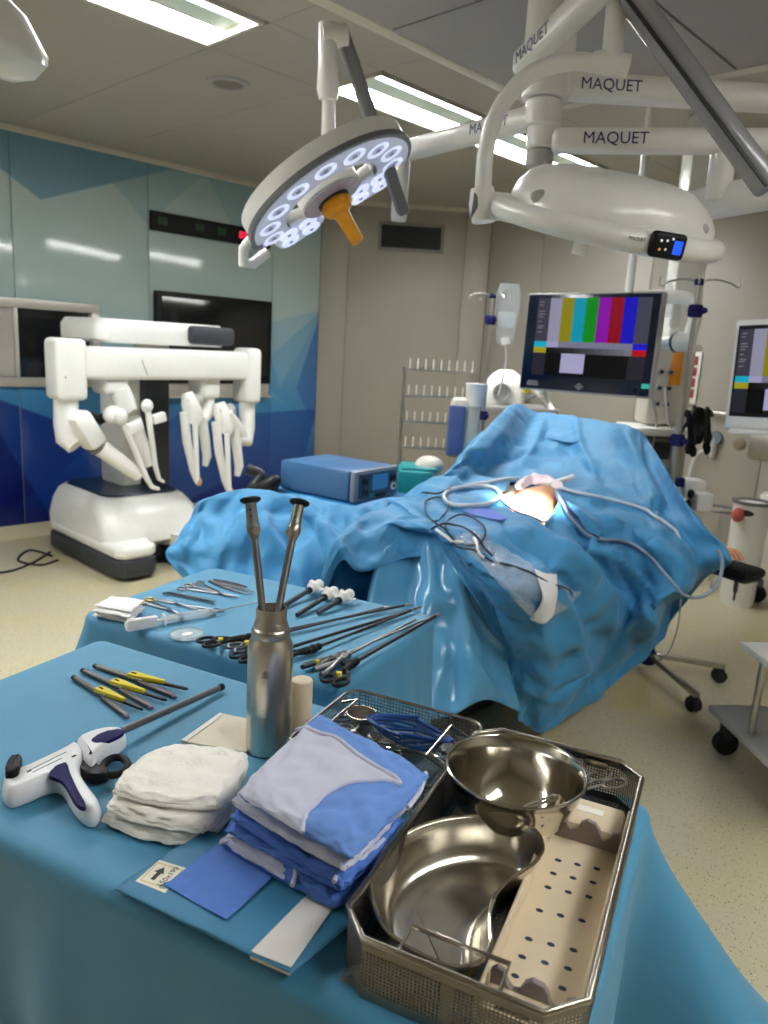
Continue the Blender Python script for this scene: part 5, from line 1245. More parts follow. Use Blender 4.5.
def pillow(C, z0, z1, n=36, p=9, wr=.002, seed=1, wob=.0, k=3, sag=None, rnd=.0):
    rg = np.random.default_rng(seed); C = np.array([[c[0], c[1]] for c in C], float)
    t = .5-.5*np.cos(np.linspace(0, math.pi, n)); u, v = np.meshgrid(t, t, indexing='ij')
    if rnd:
        a_, b_ = 2*u-1, 2*v-1; u, v = .5+.5*a_*np.sqrt(1-rnd*b_*b_/2), .5+.5*b_*np.sqrt(1-rnd*a_*a_/2)
    xy = (C[0]*((1-u)*(1-v))[..., None]+C[1]*(u*(1-v))[..., None]+C[2]*(u*v)[..., None]+C[3]*((1-u)*v)[..., None])
    u, v = np.meshgrid(t, t, indexing='ij'); h = np.sqrt(np.clip((1-np.abs(2*u-1)**p)*(1-np.abs(2*v-1)**p), 0, 1)); zm = (z0+z1)/2
    nz = smooth_noise((n, n), k, rg)
    if wob: xy = xy+np.stack([smooth_noise((n, n), 2, rg), smooth_noise((n, n), 2, rg)], -1)*wob
    top = np.dstack([xy, zm+(z1-zm)*h+nz*wr*h]); bot = np.dstack([xy, zm+(z0-zm)*h])
    if sag is not None: d = sag(u, v); top[..., 2] += d*h; 
    return top, bot
# ---- vacuum flask with two telescopes
fb = T(268, 748); FB = Matrix.Translation(fb)
t = thing('vacuum_flask', 'brushed steel vacuum flask holding two telescopes on the near table', 'flask', fb)
mk('body', G().lathe([(1e-7, .001), (.034, .001), (.0375, .004), (.0375, .184), (.0365, .192), (.0335, .199), (.0315, .203), (.0310, .206)], 44, FB), mat('flask_steel', (206, 198, 184), .30, 1, .12, 14, bump=.015, stretch=(1, 1, .1)), t)
mk('shoulder_ring', G().lathe([(.0305, .204), (.0318, .206), (.0318, .216), (.0300, .219), (.0280, .221), (.0275, .228), (.0262, .231)], 44, FB), STEEL, t)
mk('neck', G().lathe([(.0264, .229), (.0255, .232), (.0255, .250), (.0248, .2535), (.0232, .2535), (.0228, .24), (.022, .06), (1e-7, .05)], 44, FB), STEEL, t)
def telescope(label, a, b, dark):
    """a: rim point, b: eyepiece top"""
    a, b = vv(a), vv(b); d = (b-a).normalized(); Lh = (b-a).length; Mx = zframe(a-d*.12, d); o = .12
    t = thing('telescope', label, 'telescope', a-d*.12)
    mk('shaft', G().lathe([(1e-7, 0), (.0062, 0), (.0064, o+Lh*.58), (.0070, o+Lh*.64)], 18, Mx), mat('scope_steel', (140, 138, 136), .35, .85, .06), t)
    mk('sleeve', G().lathe([(.0062, o+Lh*.60), (.0095, o+Lh*.655), (.0115, o+Lh*.68), (.0115, o+Lh*.74), (.010, o+Lh*.76)], 20, Mx), BRUSH if not dark else MGREY, t)
    mk('grip', G().lathe([(.0098, o+Lh*.74), (.0100, o+Lh*.78), (.0095, o+Lh*.95), (.0098, o+Lh*.955)], 20, Mx), MGREY if dark else STEEL, t)
    mk('eyepiece', G().lathe([(1e-7, o+Lh*.945), (.012, o+Lh*.945), (.0175, o+Lh*.965), (.0178, o+Lh*.985), (.013, o+Lh), (.007, o+Lh*.995), (1e-7, o+Lh*.99)], 24, Mx), BLACK, t)
    q = a+d*(Lh*.70); sd_ = camdir(-.35, -.1, -1).normalized() if not dark else camdir(.4, -.1, -1).normalized()
    mk('light_post', G().cyl(q, q+sd_*.020, .0065, n=14), POLISH, t)
    for i, zz in enumerate((.82, .88)):
        q = a+d*(Lh*zz); s2_ = camdir(0, 0, -1); s2_ = (s2_-d*s2_.dot(d)).normalized()
        mk('index_mark', G().cyl(q+s2_*.0085, q+s2_*.0105, .0018, n=8), [BLACK, mat('green_dot', (40, 160, 70), .5)][1 if not dark else 0], t)
rimc = fb+Vector((0, 0, .25))
telescope('telescope with brushed grey sleeve leaning towards the robot out of the flask', P(262, 606, rimc.z), PD(250, 497, 1.27), True)
telescope('telescope with green dots and black eyepiece leaning towards the trocars out of the flask', P(279, 606, rimc.z), PD(300, 500, 1.31), False)
# ---- cream cylinder
cb_ = T(300, 738); o = mk('cream_cylinder', G().lathe([(1e-7, .001), (.0175, .001), (.019, .004), (.019, .108), (.0175, .111), (.004, .1112), (.003, .1105), (1e-7, .1105)], 32, Matrix.Translation(cb_)), CREAM)
tag(o, 'plain cream plastic cylinder standing beside the vacuum flask', 'cylinder')

# ---- surgical stapler lying on the cover
SW = mat('stapler_white', (232, 232, 234), .35, 0, .015)
def outl(pts, h=0.0): return [(P(x, y, ZT+h).x, P(x, y, ZT+h).y) for x, y in pts]
def smooth_poly(pts, n): return [(p[0], p[1]) for p in crv([(x, y, 0) for x, y in pts], n, closed=True)]
st = thing('surgical_stapler', 'white and navy surgical stapler with long grey shaft on the near table', 'stapler', T(60, 775))
bodyp = [(2, 780), (5, 773), (22, 768), (45, 757), (64, 748), (74, 742), (82, 746), (84, 754), (80, 764), (81, 772), (87, 783), (96, 794), (101, 803), (97, 810.5), (86, 811.5), (74, 801), (65, 785), (57, 778), (47, 779), (25, 789), (9, 793), (2.5, 788)]
mk('handle_body', puffy(outl(bodyp, .03), ZT+.003, ZT+.036, .010, 110), SW, st, ang=180)
mk('grip_inlay', G().prism(outl(smooth_poly([(49, 776), (53, 768), (66, 762), (70, 773), (78, 790), (85, 803), (84, 808), (75, 802), (66, 786), (58, 778.5)], 44), .036), ZT+.030, ZT+.0365, bev=.002), NAVY, st)
mk('lower_shell', G().prism(outl(smooth_poly([(8, 795), (20, 792), (40, 783), (48, 785), (30, 795), (12, 801)], 30), .01), ZT+.0015, ZT+.02, bev=.004), SW, st)
mk('nozzle', puffy(outl([(76, 738), (90, 731), (108, 727), (123, 728), (126, 733), (118, 739), (106, 746), (96, 755), (91, 760), (84, 755), (79, 744)], .035), ZT+.006, ZT+.040, .010, 70), SW, st, ang=180)
mk('nozzle_inlay', G().prism(outl(smooth_poly([(91, 741), (95, 736), (110, 730), (122, 729), (124, 732), (114, 738), (99, 743)], 30), .04), ZT+.034, ZT+.0405, bev=.002), NAVY, st)
mk('nozzle_fin', G().prism(outl(smooth_poly([(88, 760), (92, 752), (97, 757), (92, 763)], 16), .03), ZT+.006, ZT+.032, bev=.006), SW, st)
mk('release_knob', G().prism(outl(smooth_poly([(5, 771), (8, 762), (13, 756), (19, 754), (22, 757), (20, 764), (18, 770), (11, 773)], 30), .045), ZT+.022, ZT+.048, bev=.006, seg=3), BLACK, st)
mk('rear_button', G().prism(outl(smooth_poly([(8, 797), (14, 793), (17, 797), (12, 802)], 16)), ZT+.002, ZT+.012, bev=.003), BLACK, st)
trg = mk('trigger', G().prism(outl(smooth_poly([(79, 766), (84, 761), (93, 766), (104, 768), (110, 772), (104, 776), (88, 775), (82, 771)], 30), .02), ZT+.006, ZT+.024, bev=.005), BLACK, st)
mk('trigger_ring', G().tube([P(x, y, ZT+.015) for x, y in smooth_poly([(103, 768), (110, 759), (122, 758), (128, 765), (122, 773), (108, 775)], 28)], .006, 10, closed=True), BLACK, trg)
sa, sb_ = P(122, 731, ZT+.022), P(219, 688, ZT+.010)
mk('shaft', G().cyl(sa, sb_, .0062, n=20), mat('shaft_grey', (120, 120, 120), .35, .8, .06), st)
sdv = (sb_-sa).normalized(); mk('shaft_tip', G().lathe([(1e-7, -.001), (.0066, -.001), (.0070, .004), (.0068, .010), (.004, .012), (1e-7, .012)], 18, zframe(sb_, sdv)), BLACK, st)
for k, (x0_, y0_, x1_, y1_) in enumerate(((30, 770, 66, 752), (33, 772, 62, 758), (27, 772, 31, 770), (72, 757, 76, 755))):
    a_, b_2 = P(x0_, y0_, ZT+.0362), P(x1_, y1_, ZT+.0362)
    mk('print_line', beam(a_, b_2, .0012 if k < 2 else .004, .0005, 0), BLACKINK, st)
# ---- three reload cartridges
def reload_unit(i, a, b, lab):
    a, b = vv(a), vv(b); d = b-a; Lr = d.length; M_ = frame(a, d, z=(0, 0, 1))
    t = thing('stapler_reload', lab, 'reload', a, 'stapler reload cartridges')
    mk('tail', G().lathe([(1e-7, 0), (.0045, 0), (.0052, .003), (.0050, .014), (1e-7, .014)], 16, M_ @ Matrix.Rotation(math.pi/2, 4, 'Y')), BLACK, t)
    mk('shaft', G().cyl((.010, 0, 0), (Lr*.58, 0, 0), .0058, n=18, M=M_), mat('reload_grey', (92, 90, 88), .4, .6), t)
    cj = mk('cartridge_jaw', G().prism([(0, -.006), (Lr*.40, -.006), (Lr*.44, -.001), (Lr*.42, .004), (0, .006)], -.005, .004, M_ @ Matrix.Translation((Lr*.56, -.004, -.001)) @ Matrix.Rotation(-.06, 4, 'Z'), bev=.002), mat('jaw_grey', (84, 78, 80), .4, .3), t)
    mk('anvil_jaw', G().prism([(0, -.004), (Lr*.40, -.003), (Lr*.43, 0), (Lr*.40, .003), (0, .004)], -.003, .003, M_ @ Matrix.Translation((Lr*.58, .006, .002)) @ Matrix.Rotation(.16, 4, 'Z'), bev=.0015), DGREY, t)
    mk('jaw_tip', G().ell((Lr*.985, -.012, -.001), (.007, .005, .004), M_), mat('tip_mauve', (110, 96, 120), .4), t)
    cv = mk('yellow_wedge', G().prism([(0, -.009), (Lr*.06, -.0085), (Lr*.36, -.001), (Lr*.36, .0055), (Lr*.05, .010), (0, .008)], .002, .0105, M_ @ Matrix.Translation((Lr*.42, .002, 0)) @ Matrix.Rotation(.10, 4, 'Z'), bev=.002), YELLOW, t)
    mk('wedge_slot', G().box((Lr*.47, .003, .0108), (.012, .004, .001), M_), BLACKINK, cv)
    return t
zr = .0063
reload_unit(0, T(73, 677, zr), T(133, 714, zr), 'grey reload with yellow wedge, the one lying closest to the stapler handle')
reload_unit(1, T(82, 670, zr), T(157, 705, zr), 'grey reload with yellow wedge, the middle one of three side by side')
reload_unit(2, T(94, 665.5, zr), T(180, 694, zr), 'grey reload with yellow wedge, the one lying closest to the instrument table')

# ---- paper packets
PAPER = mat('cream_paper', (232, 222, 200), .7, 0, .03)
for k, (q, lab) in enumerate((([(181, 741), (220, 713), (262, 722), (246, 752)], 'cream paper packet with printed line lying against the flask foot'),)):
    pk = thing('paper_packet', lab, 'packet', T(218, 732))
    C = [P(x, y, ZT+.006) for x, y in q]
    mk('envelope', G().prism([(p.x, p.y) for p in C], ZT+.0015, ZT+.007, bev=.0012), PAPER, pk)
    mk('white_edge', G().prism([(p.x, p.y) for p in [P(x, y, ZT+.0085) for x, y in [(181, 740), (220, 712.5), (224, 714), (186, 741)]]], ZT+.0072, ZT+.0086), WHITE, pk)
    mk('print_line', G().prism([(p.x, p.y) for p in [P(x, y, ZT+.0076) for x, y in [(197, 731), (210, 722.5), (211.3, 723), (198.3, 731.6)]]], ZT+.0071, ZT+.0074), mat('brown_ink', (130, 110, 96), .7), pk)

# ---- white gauze towels, three in a pile
GZ = [([(96, 812), (150, 776), (246, 782), (200, 841)], .002, .021, 'bottom one of three white gauze towels in a pile'),
      ([(100, 800), (152, 764), (247, 768), (205, 828)], .021, .041, 'middle one of three white gauze towels in a pile'),
      ([(104, 786), (160, 742), (250, 748), (222, 804)], .041, .062, 'topmost of three white gauze towels in a pile')]
for k, (q, a, b, lab) in enumerate(GZ):
    C = [P(x+(x-172)*.07, y+(y-792)*.07, ZT+b) for x, y in q]
    tp_, bt_ = pillow(C, ZT+a-.003, ZT+b, 48, 7, .0018, 20+k, .0014, 6, rnd=.55)
    tp_ = crumple(tp_, .02, 30, .06, .0008, 8, .012, 30+k)
    bt_[0], bt_[-1], bt_[:, 0], bt_[:, -1] = tp_[0], tp_[-1], tp_[:, 0], tp_[:, -1]
    bt_[..., 2] = np.maximum(bt_[..., 2], ZT+a)
    tp_[..., 2] = np.maximum(tp_[..., 2], ZT+a+.001)
    tw_ = thing('gauze_towel', lab, 'towel', sum(C, Vector())/4-Vector((0, 0, b-a)), 'pile of gauze towels')
    mk('folded_cloth', G().grid(tp_).grid(bt_), GAUZE, tw_, ang=180)
    e = [vv((p[0], p[1], p[2]-.002)) for p in np.concatenate([tp_[0], tp_[:, -1]])]
    mk('hem', G().tube(e[::2], .0028, 6), GAUZE, tw_)

# ---- folded blue drape pack with label and white tape
PACKB = mat('pack_teal_blue', (58, 126, 164), .55, 0, .04, 12, bump=.05, bscale=600)
pk = thing('drape_pack', 'flat folded blue drape pack with white tape strip and arrow label', 'drape pack', T(230, 905))
def quadC(q, h): return [P(x, y, ZT+h) for x, y in q]
for k, (h0, h1, off) in enumerate(((.001, .006, 0), (.0080, .0125, 4), (.0150, .020, 1))):
    C = quadC([(113+off, 887), (205+off, 828), (372, 905), (291+off*.3, 973-off)], h1)
    tp_, bt_ = pillow(C, ZT+h0, ZT+h1, 30, 30, .0003, 40+k, .0004)
    mk('folded_layer', G().grid(tp_).grid(bt_), PACKB, pk, ang=60)
mk('white_tape', G().prism([(p.x, p.y) for p in quadC([(251, 951), (309, 892.5), (335, 905), (291, 967)], .021)], ZT+.0198, ZT+.0210), mat('white_tape', (214, 210, 204), .6), pk)
mk('white_tape_edge', G().prism([(p.x, p.y) for p in quadC([(250, 955), (252, 951), (291, 967.5), (290, 972)], .016)], ZT+.011, ZT+.0165), MATS['white_tape'], pk)
LBL = mat('label_cream', (238, 230, 208), .6); 
lq = quadC([(135.5, 881), (159.5, 860), (186, 868), (165, 893)], .0205)
lb = mk('arrow_label', G().prism([(p.x, p.y) for p in lq], ZT+.0200, ZT+.0206), LBL, pk)
ctr = sum(lq, Vector())/4; lx = ((lq[1]-lq[0])+(lq[2]-lq[3])).normalized(); LFm = frame((ctr.x, ctr.y, ZT+.0207), lx, z=(0, 0, 1)); lw = (lq[1]-lq[0]).length; lh = (lq[3]-lq[0]).length
b0_ = G(); bw, bh = lw*.40, lh*.40
for c, d in (((0, bh, 0), (2*bw, .0012, .0002)), ((0, -bh, 0), (2*bw, .0012, .0002)), ((-bw, 0, 0), (.0012, 2*bh, .0002)), ((bw, 0, 0), (.0012, 2*bh, .0002))): b0_.box(c, d, LFm)
bo = mk('label_border', b0_, mat('ochre_ink', (196, 178, 110), .6), lb)
ar = [(-.26, -.05), (.05, -.05), (.05, -.12), (.30, 0), (.05, .12), (.05, .05), (-.26, .05)]
mk('arrow', G().prism([(x*lw*1.0, y*lh*1.25+lh*.12) for x, y in ar], 0, .0002, LFm), BLACKINK, lb)
mk('label_text', text_g('150x190', lh*.17, LFm @ Matrix.Translation((lw*.02, -lh*.20, .0001)), .0001), BLACKINK, lb)
# ---- blue wipe
WIPE = mat('periwinkle_wipe', (84, 126, 206), .75, 0, .05, 60, bump=.1, bscale=900)
C = quadC([(165, 885), (216, 844), (276, 874), (226, 920)], .0225)
tp_, _b = pillow(C, ZT+.0212, ZT+.0224, 26, 40, .0003, 50)
tp_[..., 2] = ZT+.0222+smooth_noise((26, 26), 6, np.random.default_rng(3))*.0004
tag(mk('blue_wipe', G().grid(tp_), WIPE, None, 180, thick=.0006, offset=1), 'small periwinkle blue paper wipe lying on the drape pack', 'wipe')

# ---- three folded gowns
GB = mat('gown_blue', (104, 146, 216), .72, 0, .06, 40, bump=.12, bscale=800)
GB2 = mat('gown_deep_blue', (78, 122, 204), .72, 0, .06, 40, bump=.12, bscale=800)
GW = mat('gown_lavender_white', (204, 206, 224), .75, 0, .03, 40, bump=.10, bscale=800)
def gown(label, quads, seed, pipes=()):
    """quads: list of (pixel quad, h0, h1, material); masks: polygon of the pale panel on the last layer"""
    C0 = quadC(quads[-1][0], quads[-1][2]); t = thing('folded_gown', label, 'gown', sum(C0, Vector())/4-Vector((0, 0, quads[-1][2]-quads[0][1])), 'pile of folded gowns')
    for k, (q, h0, h1, m_, msk) in enumerate(quads):
        C = quadC(q, h1)
        tp_, bt_ = pillow(C, ZT+h0, ZT+h1, 64, 7 if k else 12, .0022, seed+k, .0010, 7, rnd=.14)
        tp_ = crumple(tp_, .028, 50, .03, .0014, 6, .012, seed+k)
        tp_[..., 2] = np.minimum(tp_[..., 2], ZT+h1+.003); tp_[..., 2] = np.maximum(tp_[..., 2], ZT+h0+.0005)
        bt_[0], bt_[-1], bt_[:, 0], bt_[:, -1] = tp_[0], tp_[-1], tp_[:, 0], tp_[:, -1]
        if msk is None:
            mk('folded_layer', G().grid(tp_).grid(bt_), m_, t, ang=180)
        else:
            kp = np.zeros((63, 63), bool)
            poly = [P(x, y, ZT+h1) for x, y in msk]
            for i in range(63):
                for j in range(63):
                    c = (tp_[i, j]+tp_[i+1, j+1])/2; kp[i, j] = inside(c[0], c[1], poly)
            mk('pale_panel', G().grid(tp_, keep=kp), GW, t, ang=180)
            mk('folded_layer', G().grid(tp_, keep=~kp).grid(bt_), m_, t, ang=180)
    for pts, h in pipes:
        pp = []
        for p in crv([P(x, y, ZT+h) for x, y in pts], 36):
            k_ = np.argmin((tp_[..., 0]-p[0])**2+(tp_[..., 1]-p[1])**2); zz = tp_.reshape(-1, 3)[k_, 2]
            pp.append(Vector((p[0], p[1], zz+.0008 if abs(h-quads[-1][2]) < .004 else p[2]-.002)))
        for _ in range(3): pp = [pp[0]]+[(pp[i-1]+pp[i]*2+pp[i+1])/4 for i in range(1, len(pp)-1)]+[pp[-1]]
        mk('piping', G().tube(pp, .0032, 8), GW, t)
    return t
gown('bottom one of three folded gowns, its pale sleeve end showing beside the wipe',
     [([(217, 836), (262, 800), (394, 850), (338, 903)], .021, .040, GB2, [(205, 836), (258, 790), (300, 820), (283, 862), (288, 900)]),
      ([(222, 826), (265, 790), (396, 838), (342, 889)], .041, .052, GB2, None)], 60, (([(291, 862), (296, 872), (292, 884)], .040),))
gown('middle one of three folded gowns, plain deep blue with white bound hem',
     [([(228, 812), (275, 770), (408, 815), (345, 884)], .053, .068, GB2, None),
      ([(230, 800), (272, 757), (404, 806), (347, 866)], .069, .082, GB2, None)], 70, (([(334, 880), (342, 868), (356, 862), (384, 838)], .066),))
gown('topmost of three folded gowns, pale lavender panel on light blue cloth',
     [([(229, 796), (290, 738), (424, 784), (346, 866)], .083, .102, GW, None),
      ([(234, 786), (318, 707), (433, 768), (353, 851)], .103, .128, GB, [(222, 786), (250, 744), (294, 716), (340, 741), (376, 766), (402, 781), (362, 780), (331, 789), (309, 805), (301, 830), (290, 826)])], 80,
     (([(297, 722), (341, 742), (376, 766), (401, 781)], .1285), ([(401, 781), (362, 780.5), (331, 789), (309, 806), (302, 825)], .1285), ([(408, 806), (420, 790), (426, 772)], .116)))
# ------------------------------------------------------------------ perforated tray with basins
def perf(w, h, pitch, hole, M):
    """perforated sheet w x h in the local xy plane"""
    nx, ny = max(1, int(w/pitch)), max(1, int(h/pitch)); px_, py_ = w/nx, h/ny; f = hole
    g = G(); V = []; F_ = []
    for i in range(nx):
        for j in range(ny):
            x, y = i*px_, j*py_; o = len(V)
            V += [(x, y, 0), (x+px_, y, 0), (x+px_, y+py_, 0), (x, y+py_, 0)]
            a, b = px_*(1-f)/2, py_*(1-f)/2
            V += [(x+a, y+b, 0), (x+px_-a, y+b, 0), (x+px_-a, y+py_-b, 0), (x+a, y+py_-b, 0)]
            F_ += [(o, o+1, o+5, o+4), (o+1, o+2, o+6, o+5), (o+2, o+3, o+7, o+6), (o+3, o, o+4, o+7)]
    return g.add(V, F_, M)
TRM = mat('tray_steel', (138, 132, 124), .32, 1.0, .06, 60)
l_ = Vector((.945, .328, 0)).normalized(); O_ = Vector((.487, .499, 0)); TL_, TW_, TH_ = .515, .262, .072
# local x = long side (away from the viewer), local y = to the other side of the short edge
YF = frame((O_.x, O_.y, ZT), l_, z=(0, 0, 1))      # local y points to the gowns, so the tray spans y from -W to 0
ch = .035
tray = thing('perforated_tray', 'large perforated steel instrument tray holding two basins and a cream insert', 'tray', YF @ Vector((TL_/2, -TW_/2, .001)))
octo = [(ch, 0), (TL_-ch, 0), (TL_, -ch), (TL_, -TW_+ch), (TL_-ch, -TW_), (ch, -TW_), (0, -TW_+ch), (0, -ch)]
for i in range(8):
    a, b = Vector(octo[i]+(0,)), Vector(octo[(i+1) % 8]+(0,)); d = b-a; w = d.length
    M_ = YF @ frame(a+Vector((0, 0, .012)), d, (0, 0, 1))
    s_ = mk('perforated_side', perf(w, TH_-.024, .0042, .60, M_), TRM, tray, thick=.0008); s_['kind'] = 'stuff'
    mk('solid_band', G().box((w/2, -.006, 0), (w, .012, .0014), M_), TRM, tray)
    mk('solid_band', G().box((w/2, TH_-.018, 0), (w, .014, .0014), M_), TRM, tray)
    if i in (0, 2, 4, 6):
        for u in ((.33, .67) if w > .3 else (.5,)): mk('stay_strip', G().box((w*u, TH_/2-.012, .0004), (.020 if w > .3 else .014, TH_-.02, .0016), M_), TRM, tray)
rim_ = [YF @ Vector((p[0], p[1], TH_)) for p in octo]
mk('rim', G().tube(rim_, .0042, 10, closed=True), mat('tray_rim_steel', (168, 160, 148), .25, 1, .05), tray)
fl_ = mk('perforated_floor', perf(TL_-.012, TW_-.012, .0062, .62, YF @ Matrix.Translation((.006, -TW_+.006, .004))), TRM, tray, thick=.0008); fl_['kind'] = 'stuff'
WIRE = mat('wire_steel', (186, 178, 166), .22, 1, .04)
def bail(x, y0, y1, dx, dz, par=tray):
    pts = [(x, y0, TH_-.012), (x+dx, y0, TH_-.012+dz), (x+dx, y1, TH_-.012+dz), (x, y1, TH_-.012)]
    h = mk('wire_handle', G().tube([YF @ Vector(p) for p in pts], .0028, 8), WIRE, par)
    for y in (y0, y1): mk('handle_clip', G().box((x-.001, y+(.016 if y > (y0+y1)/2 else -.016), TH_-.012), (.004, .035, .012), YF, bev=.001), WIRE, h)
bail(.004, -.070, -.180, .048, .003); bail(TL_-.004, -.07, -.175, -.045, -.004)
# bowl
bc = P(516, 768, ZT+.098); r_ = .098; BM = Matrix.Translation((bc.x, bc.y, ZT+.006))
o = thing('steel_bowl', 'round polished steel bowl sitting in the perforated tray', 'bowl', (bc.x, bc.y, ZT+.006))
mk('bowl', G().lathe([(1e-7, .0), (.045, .0), (.050, .003), (.060, .010), (.080, .038), (.092, .072), (.0955, .090), (.0985, .0925), (.1005, .0915), (.1005, .0895), (.0975, .0885), (.0935, .0700), (.0815, .036), (.0612, .0082), (.051, .001), (.0455, -.0015), (1e-7, -.0015)], 64, BM), POLISH, o, ang=60)
mk('rolled_rim', G().tube([BM @ Vector((.0995*math.cos(a), .0995*math.sin(a), .0918)) for a in [2*math.pi*i/64 for i in range(64)]], .0024, 8, closed=True), POLISH, o)
# kidney dish
kp_ = [(371.5, 890), (377, 862), (397, 838), (430, 822), (468, 815.5), (508, 818), (535, 830), (543, 846), (538, 859), (527, 868.5), (508, 881), (496, 893), (490, 910), (490, 930), (490, 946), (479, 962), (455, 967), (428, 958), (400, 942), (380, 920)]
zk = .062
K = np.array([[q.x, q.y] for q in [P(x, y, ZT+zk) for x, y in kp_]]); K = np.array([[p[0], p[1]] for p in crv([(a, b, 0) for a, b in K], 96, closed=True)])
kd = thing('kidney_dish', 'polished steel kidney dish lying in the perforated tray', 'kidney dish', (K[:, 0].mean(), K[:, 1].mean(), ZT+.006))
secs = []
for d, z in ((0, zk), (.0015, zk-.002), (.005, zk-.016), (.010, zk-.034), (.016, .018), (.022, .010), (.030, .0075), (.045, .007)):
    q = offset_in(K, d); secs.append([(x, y, ZT+z) for x, y in q])
cen = np.mean(np.array(secs[-1])[:, :2], 0); 
g = G().loft(secs, caps=False); g.add(secs[-1], [tuple(range(len(secs[-1])))])
mk('dish', g, mat('dish_steel', (200, 194, 182), .21, 1, .03, 20), kd, ang=180, thick=.001, offset=1)
mk('rolled_rim', G().tube([vv((x, y, ZT+zk)) for x, y in K], .0024, 8, closed=True), POLISH, kd)
# cream insert with holes and grey holders
ins = thing('cream_insert', 'cream plastic insert with oval holes along the side of the perforated tray', 'insert', YF @ Vector((.25, -.205, .006)))
ix0, ix1, iy0, iy1 = .016, .435, -.252, -.158
mk('base_plate', G().box(((ix0+ix1)/2, (iy0+iy1)/2, .014), (ix1-ix0, iy1-iy0, .008), YF, bev=.002), CREAM, ins)
mk('side_wall', G().box(((ix0+ix1)/2, iy1+.002, .026), (ix1-ix0, .005, .034), YF, bev=.0015), CREAM, ins)
mk('side_wall', G().box(((ix0+ix1)/2, iy0-.002, .026), (ix1-ix0, .004, .034), YF, bev=.0015), CREAM, ins)
mk('end_ledge', G().box((ix0+.018, (iy0+iy1)/2, .026), (.034, iy1-iy0-.004, .018), YF, bev=.003), CREAM, ins)
e2 = mk('end_ledge', G().box((ix1-.035, (iy0+iy1)/2, .030), (.070, iy1-iy0-.004, .026), YF, bev=.008), CREAM, ins)
mk('ledge_slot', G().box((ix1-.03, (iy0+iy1)/2+.002, .0432), (.014, .036, .0012), YF), mat('pale_slot', (246, 240, 226), .5), e2)
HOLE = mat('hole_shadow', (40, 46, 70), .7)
for a_ in (.088, .118, .148, .200, .246, .276, .306):
    for k, b_3 in enumerate((-.180, -.205, -.230)):
        x = a_+.004*k
        mk('drain_hole', G().lathe([(1e-7, .0002), (.0040, .0002), (.0040, -.002)], 14, YF @ Matrix.Translation((x, b_3, .0181)) @ Matrix.Diagonal((.8, 1.15, 1, 1))), HOLE, ins)
GH = mat('grey_silicone', (136, 124, 120), .6, 0, .04)
for hx_ in (ix0+.038, ix1-.072):
    prof = [(-.044, 0), (-.044, .030), (-.038, .036), (-.030, .034), (-.026, .020), (-.020, .014), (-.012, .016), (-.008, .030), (0, .036), (.012, .034), (.018, .026), (.020, .014), (.026, .010), (.032, .016), (.036, .028), (.044, .032), (.044, 0)]
    M_ = YF @ frame((hx_, (iy0+iy1)/2, .018), (0, -1, 0), (0, 0, 1))
    mk('notched_holder', G().prism(prof, -.004, .004, M_, bev=.001), GH, ins)

# ring handled instruments -------------------------------------------------
def ring_tool(name, label, cat, M, Lt, m=STEEL, spread=.05, rr_=.011, wire=.0026, jaw=.35, group=None, ring_m=None):
    """scissors or clamp lying in the local xy plane; rings near x=0, tips at x=Lt"""
    t = thing(name, label, cat, (0, 0, 0), group)
    piv = Lt*(1-jaw)
    for s in (-1, 1):
        y0 = s*spread/2
        mk('finger_ring', G().tube([Vector((rr_*1.25*math.cos(a), y0+rr_*math.sin(a), 0)) for a in [2*math.pi*i/20 for i in range(20)]], wire, 8, closed=True), ring_m or m, t)
        pts = [(rr_*1.25, y0-s*rr_*.5, 0), (Lt*.25, y0*.55, s*.0008), (piv, 0, s*.0012), (Lt*.85, -s*.004, s*.001), (Lt, -s*.0015, 0)]
        mk('blade', G().tube([vv(p) for p in crv(pts, 14)], [wire*1.0]*8+[wire*.95, wire*.9, wire*.85, wire*.75, wire*.6, wire*.4], 8), m, t)
    mk('pivot', G().cyl((piv, 0, -.004), (piv, 0, .004), .0042, n=12), m, t)
    placeM(t, M); return t
def flat(a, b, z, roll=0.0):
    a, b = P(a[0], a[1], z), P(b[0], b[1], z); return frame(a, b-a, z=(0, 0, 1)) @ Matrix.Rotation(roll, 4, 'X')
c1 = YF @ Vector((TL_-.025, -TW_+.05, .050)); c2 = YF @ Vector((TL_-.085, -TW_+.105, .040))
ring_tool('surgical_scissors', 'steel scissors with finger ring up in the corner of the perforated tray', 'scissors', frame(c1, c2-c1, z=(0.1, .2, 1)), .15, STEEL, .036, .015, .0022)

# ---- small mesh basket with cables and clamps
ba, bb3 = P(352, 688, ZT+.055), P(478, 722, ZT+.055)
bx_ = (bb3-ba); BW = .262; bx_.z = 0; bx_.normalize()
BF = frame((ba.x, ba.y, ZT), bx_, z=(0, 0, 1)); BD = .235; BH = .055    # x along the far edge, y negative towards the viewer
bk = thing('mesh_basket', 'small wire mesh basket full of clamps and blue cable behind the gowns', 'basket', BF @ Vector((BW/2, -BD/2, .001)))
rc = .03
corn = []
for cx_, cy_, a0_ in ((BW-rc, -rc, 90), (BW-rc, -BD+rc, 0), (rc, -BD+rc, -90), (rc, -rc, -180)):
    for i in range(5): an = math.radians(a0_-90*i/4); corn.append((cx_+rc*math.cos(an), cy_+rc*math.sin(an)))
for i in range(len(corn)):
    a, b = Vector(corn[i]+(0,)), Vector(corn[(i+1) % len(corn)]+(0,)); d = b-a
    s_ = mk('mesh_side', perf(d.length, BH-.004, .0062, .80, BF @ frame(a+Vector((0, 0, .002)), d, (0, 0, 1))), TRM, bk, thick=.0008); s_['kind'] = 'stuff'
mk('rim', G().tube([BF @ Vector(p+(BH,)) for p in corn], .0030, 8, closed=True), WIRE, bk)
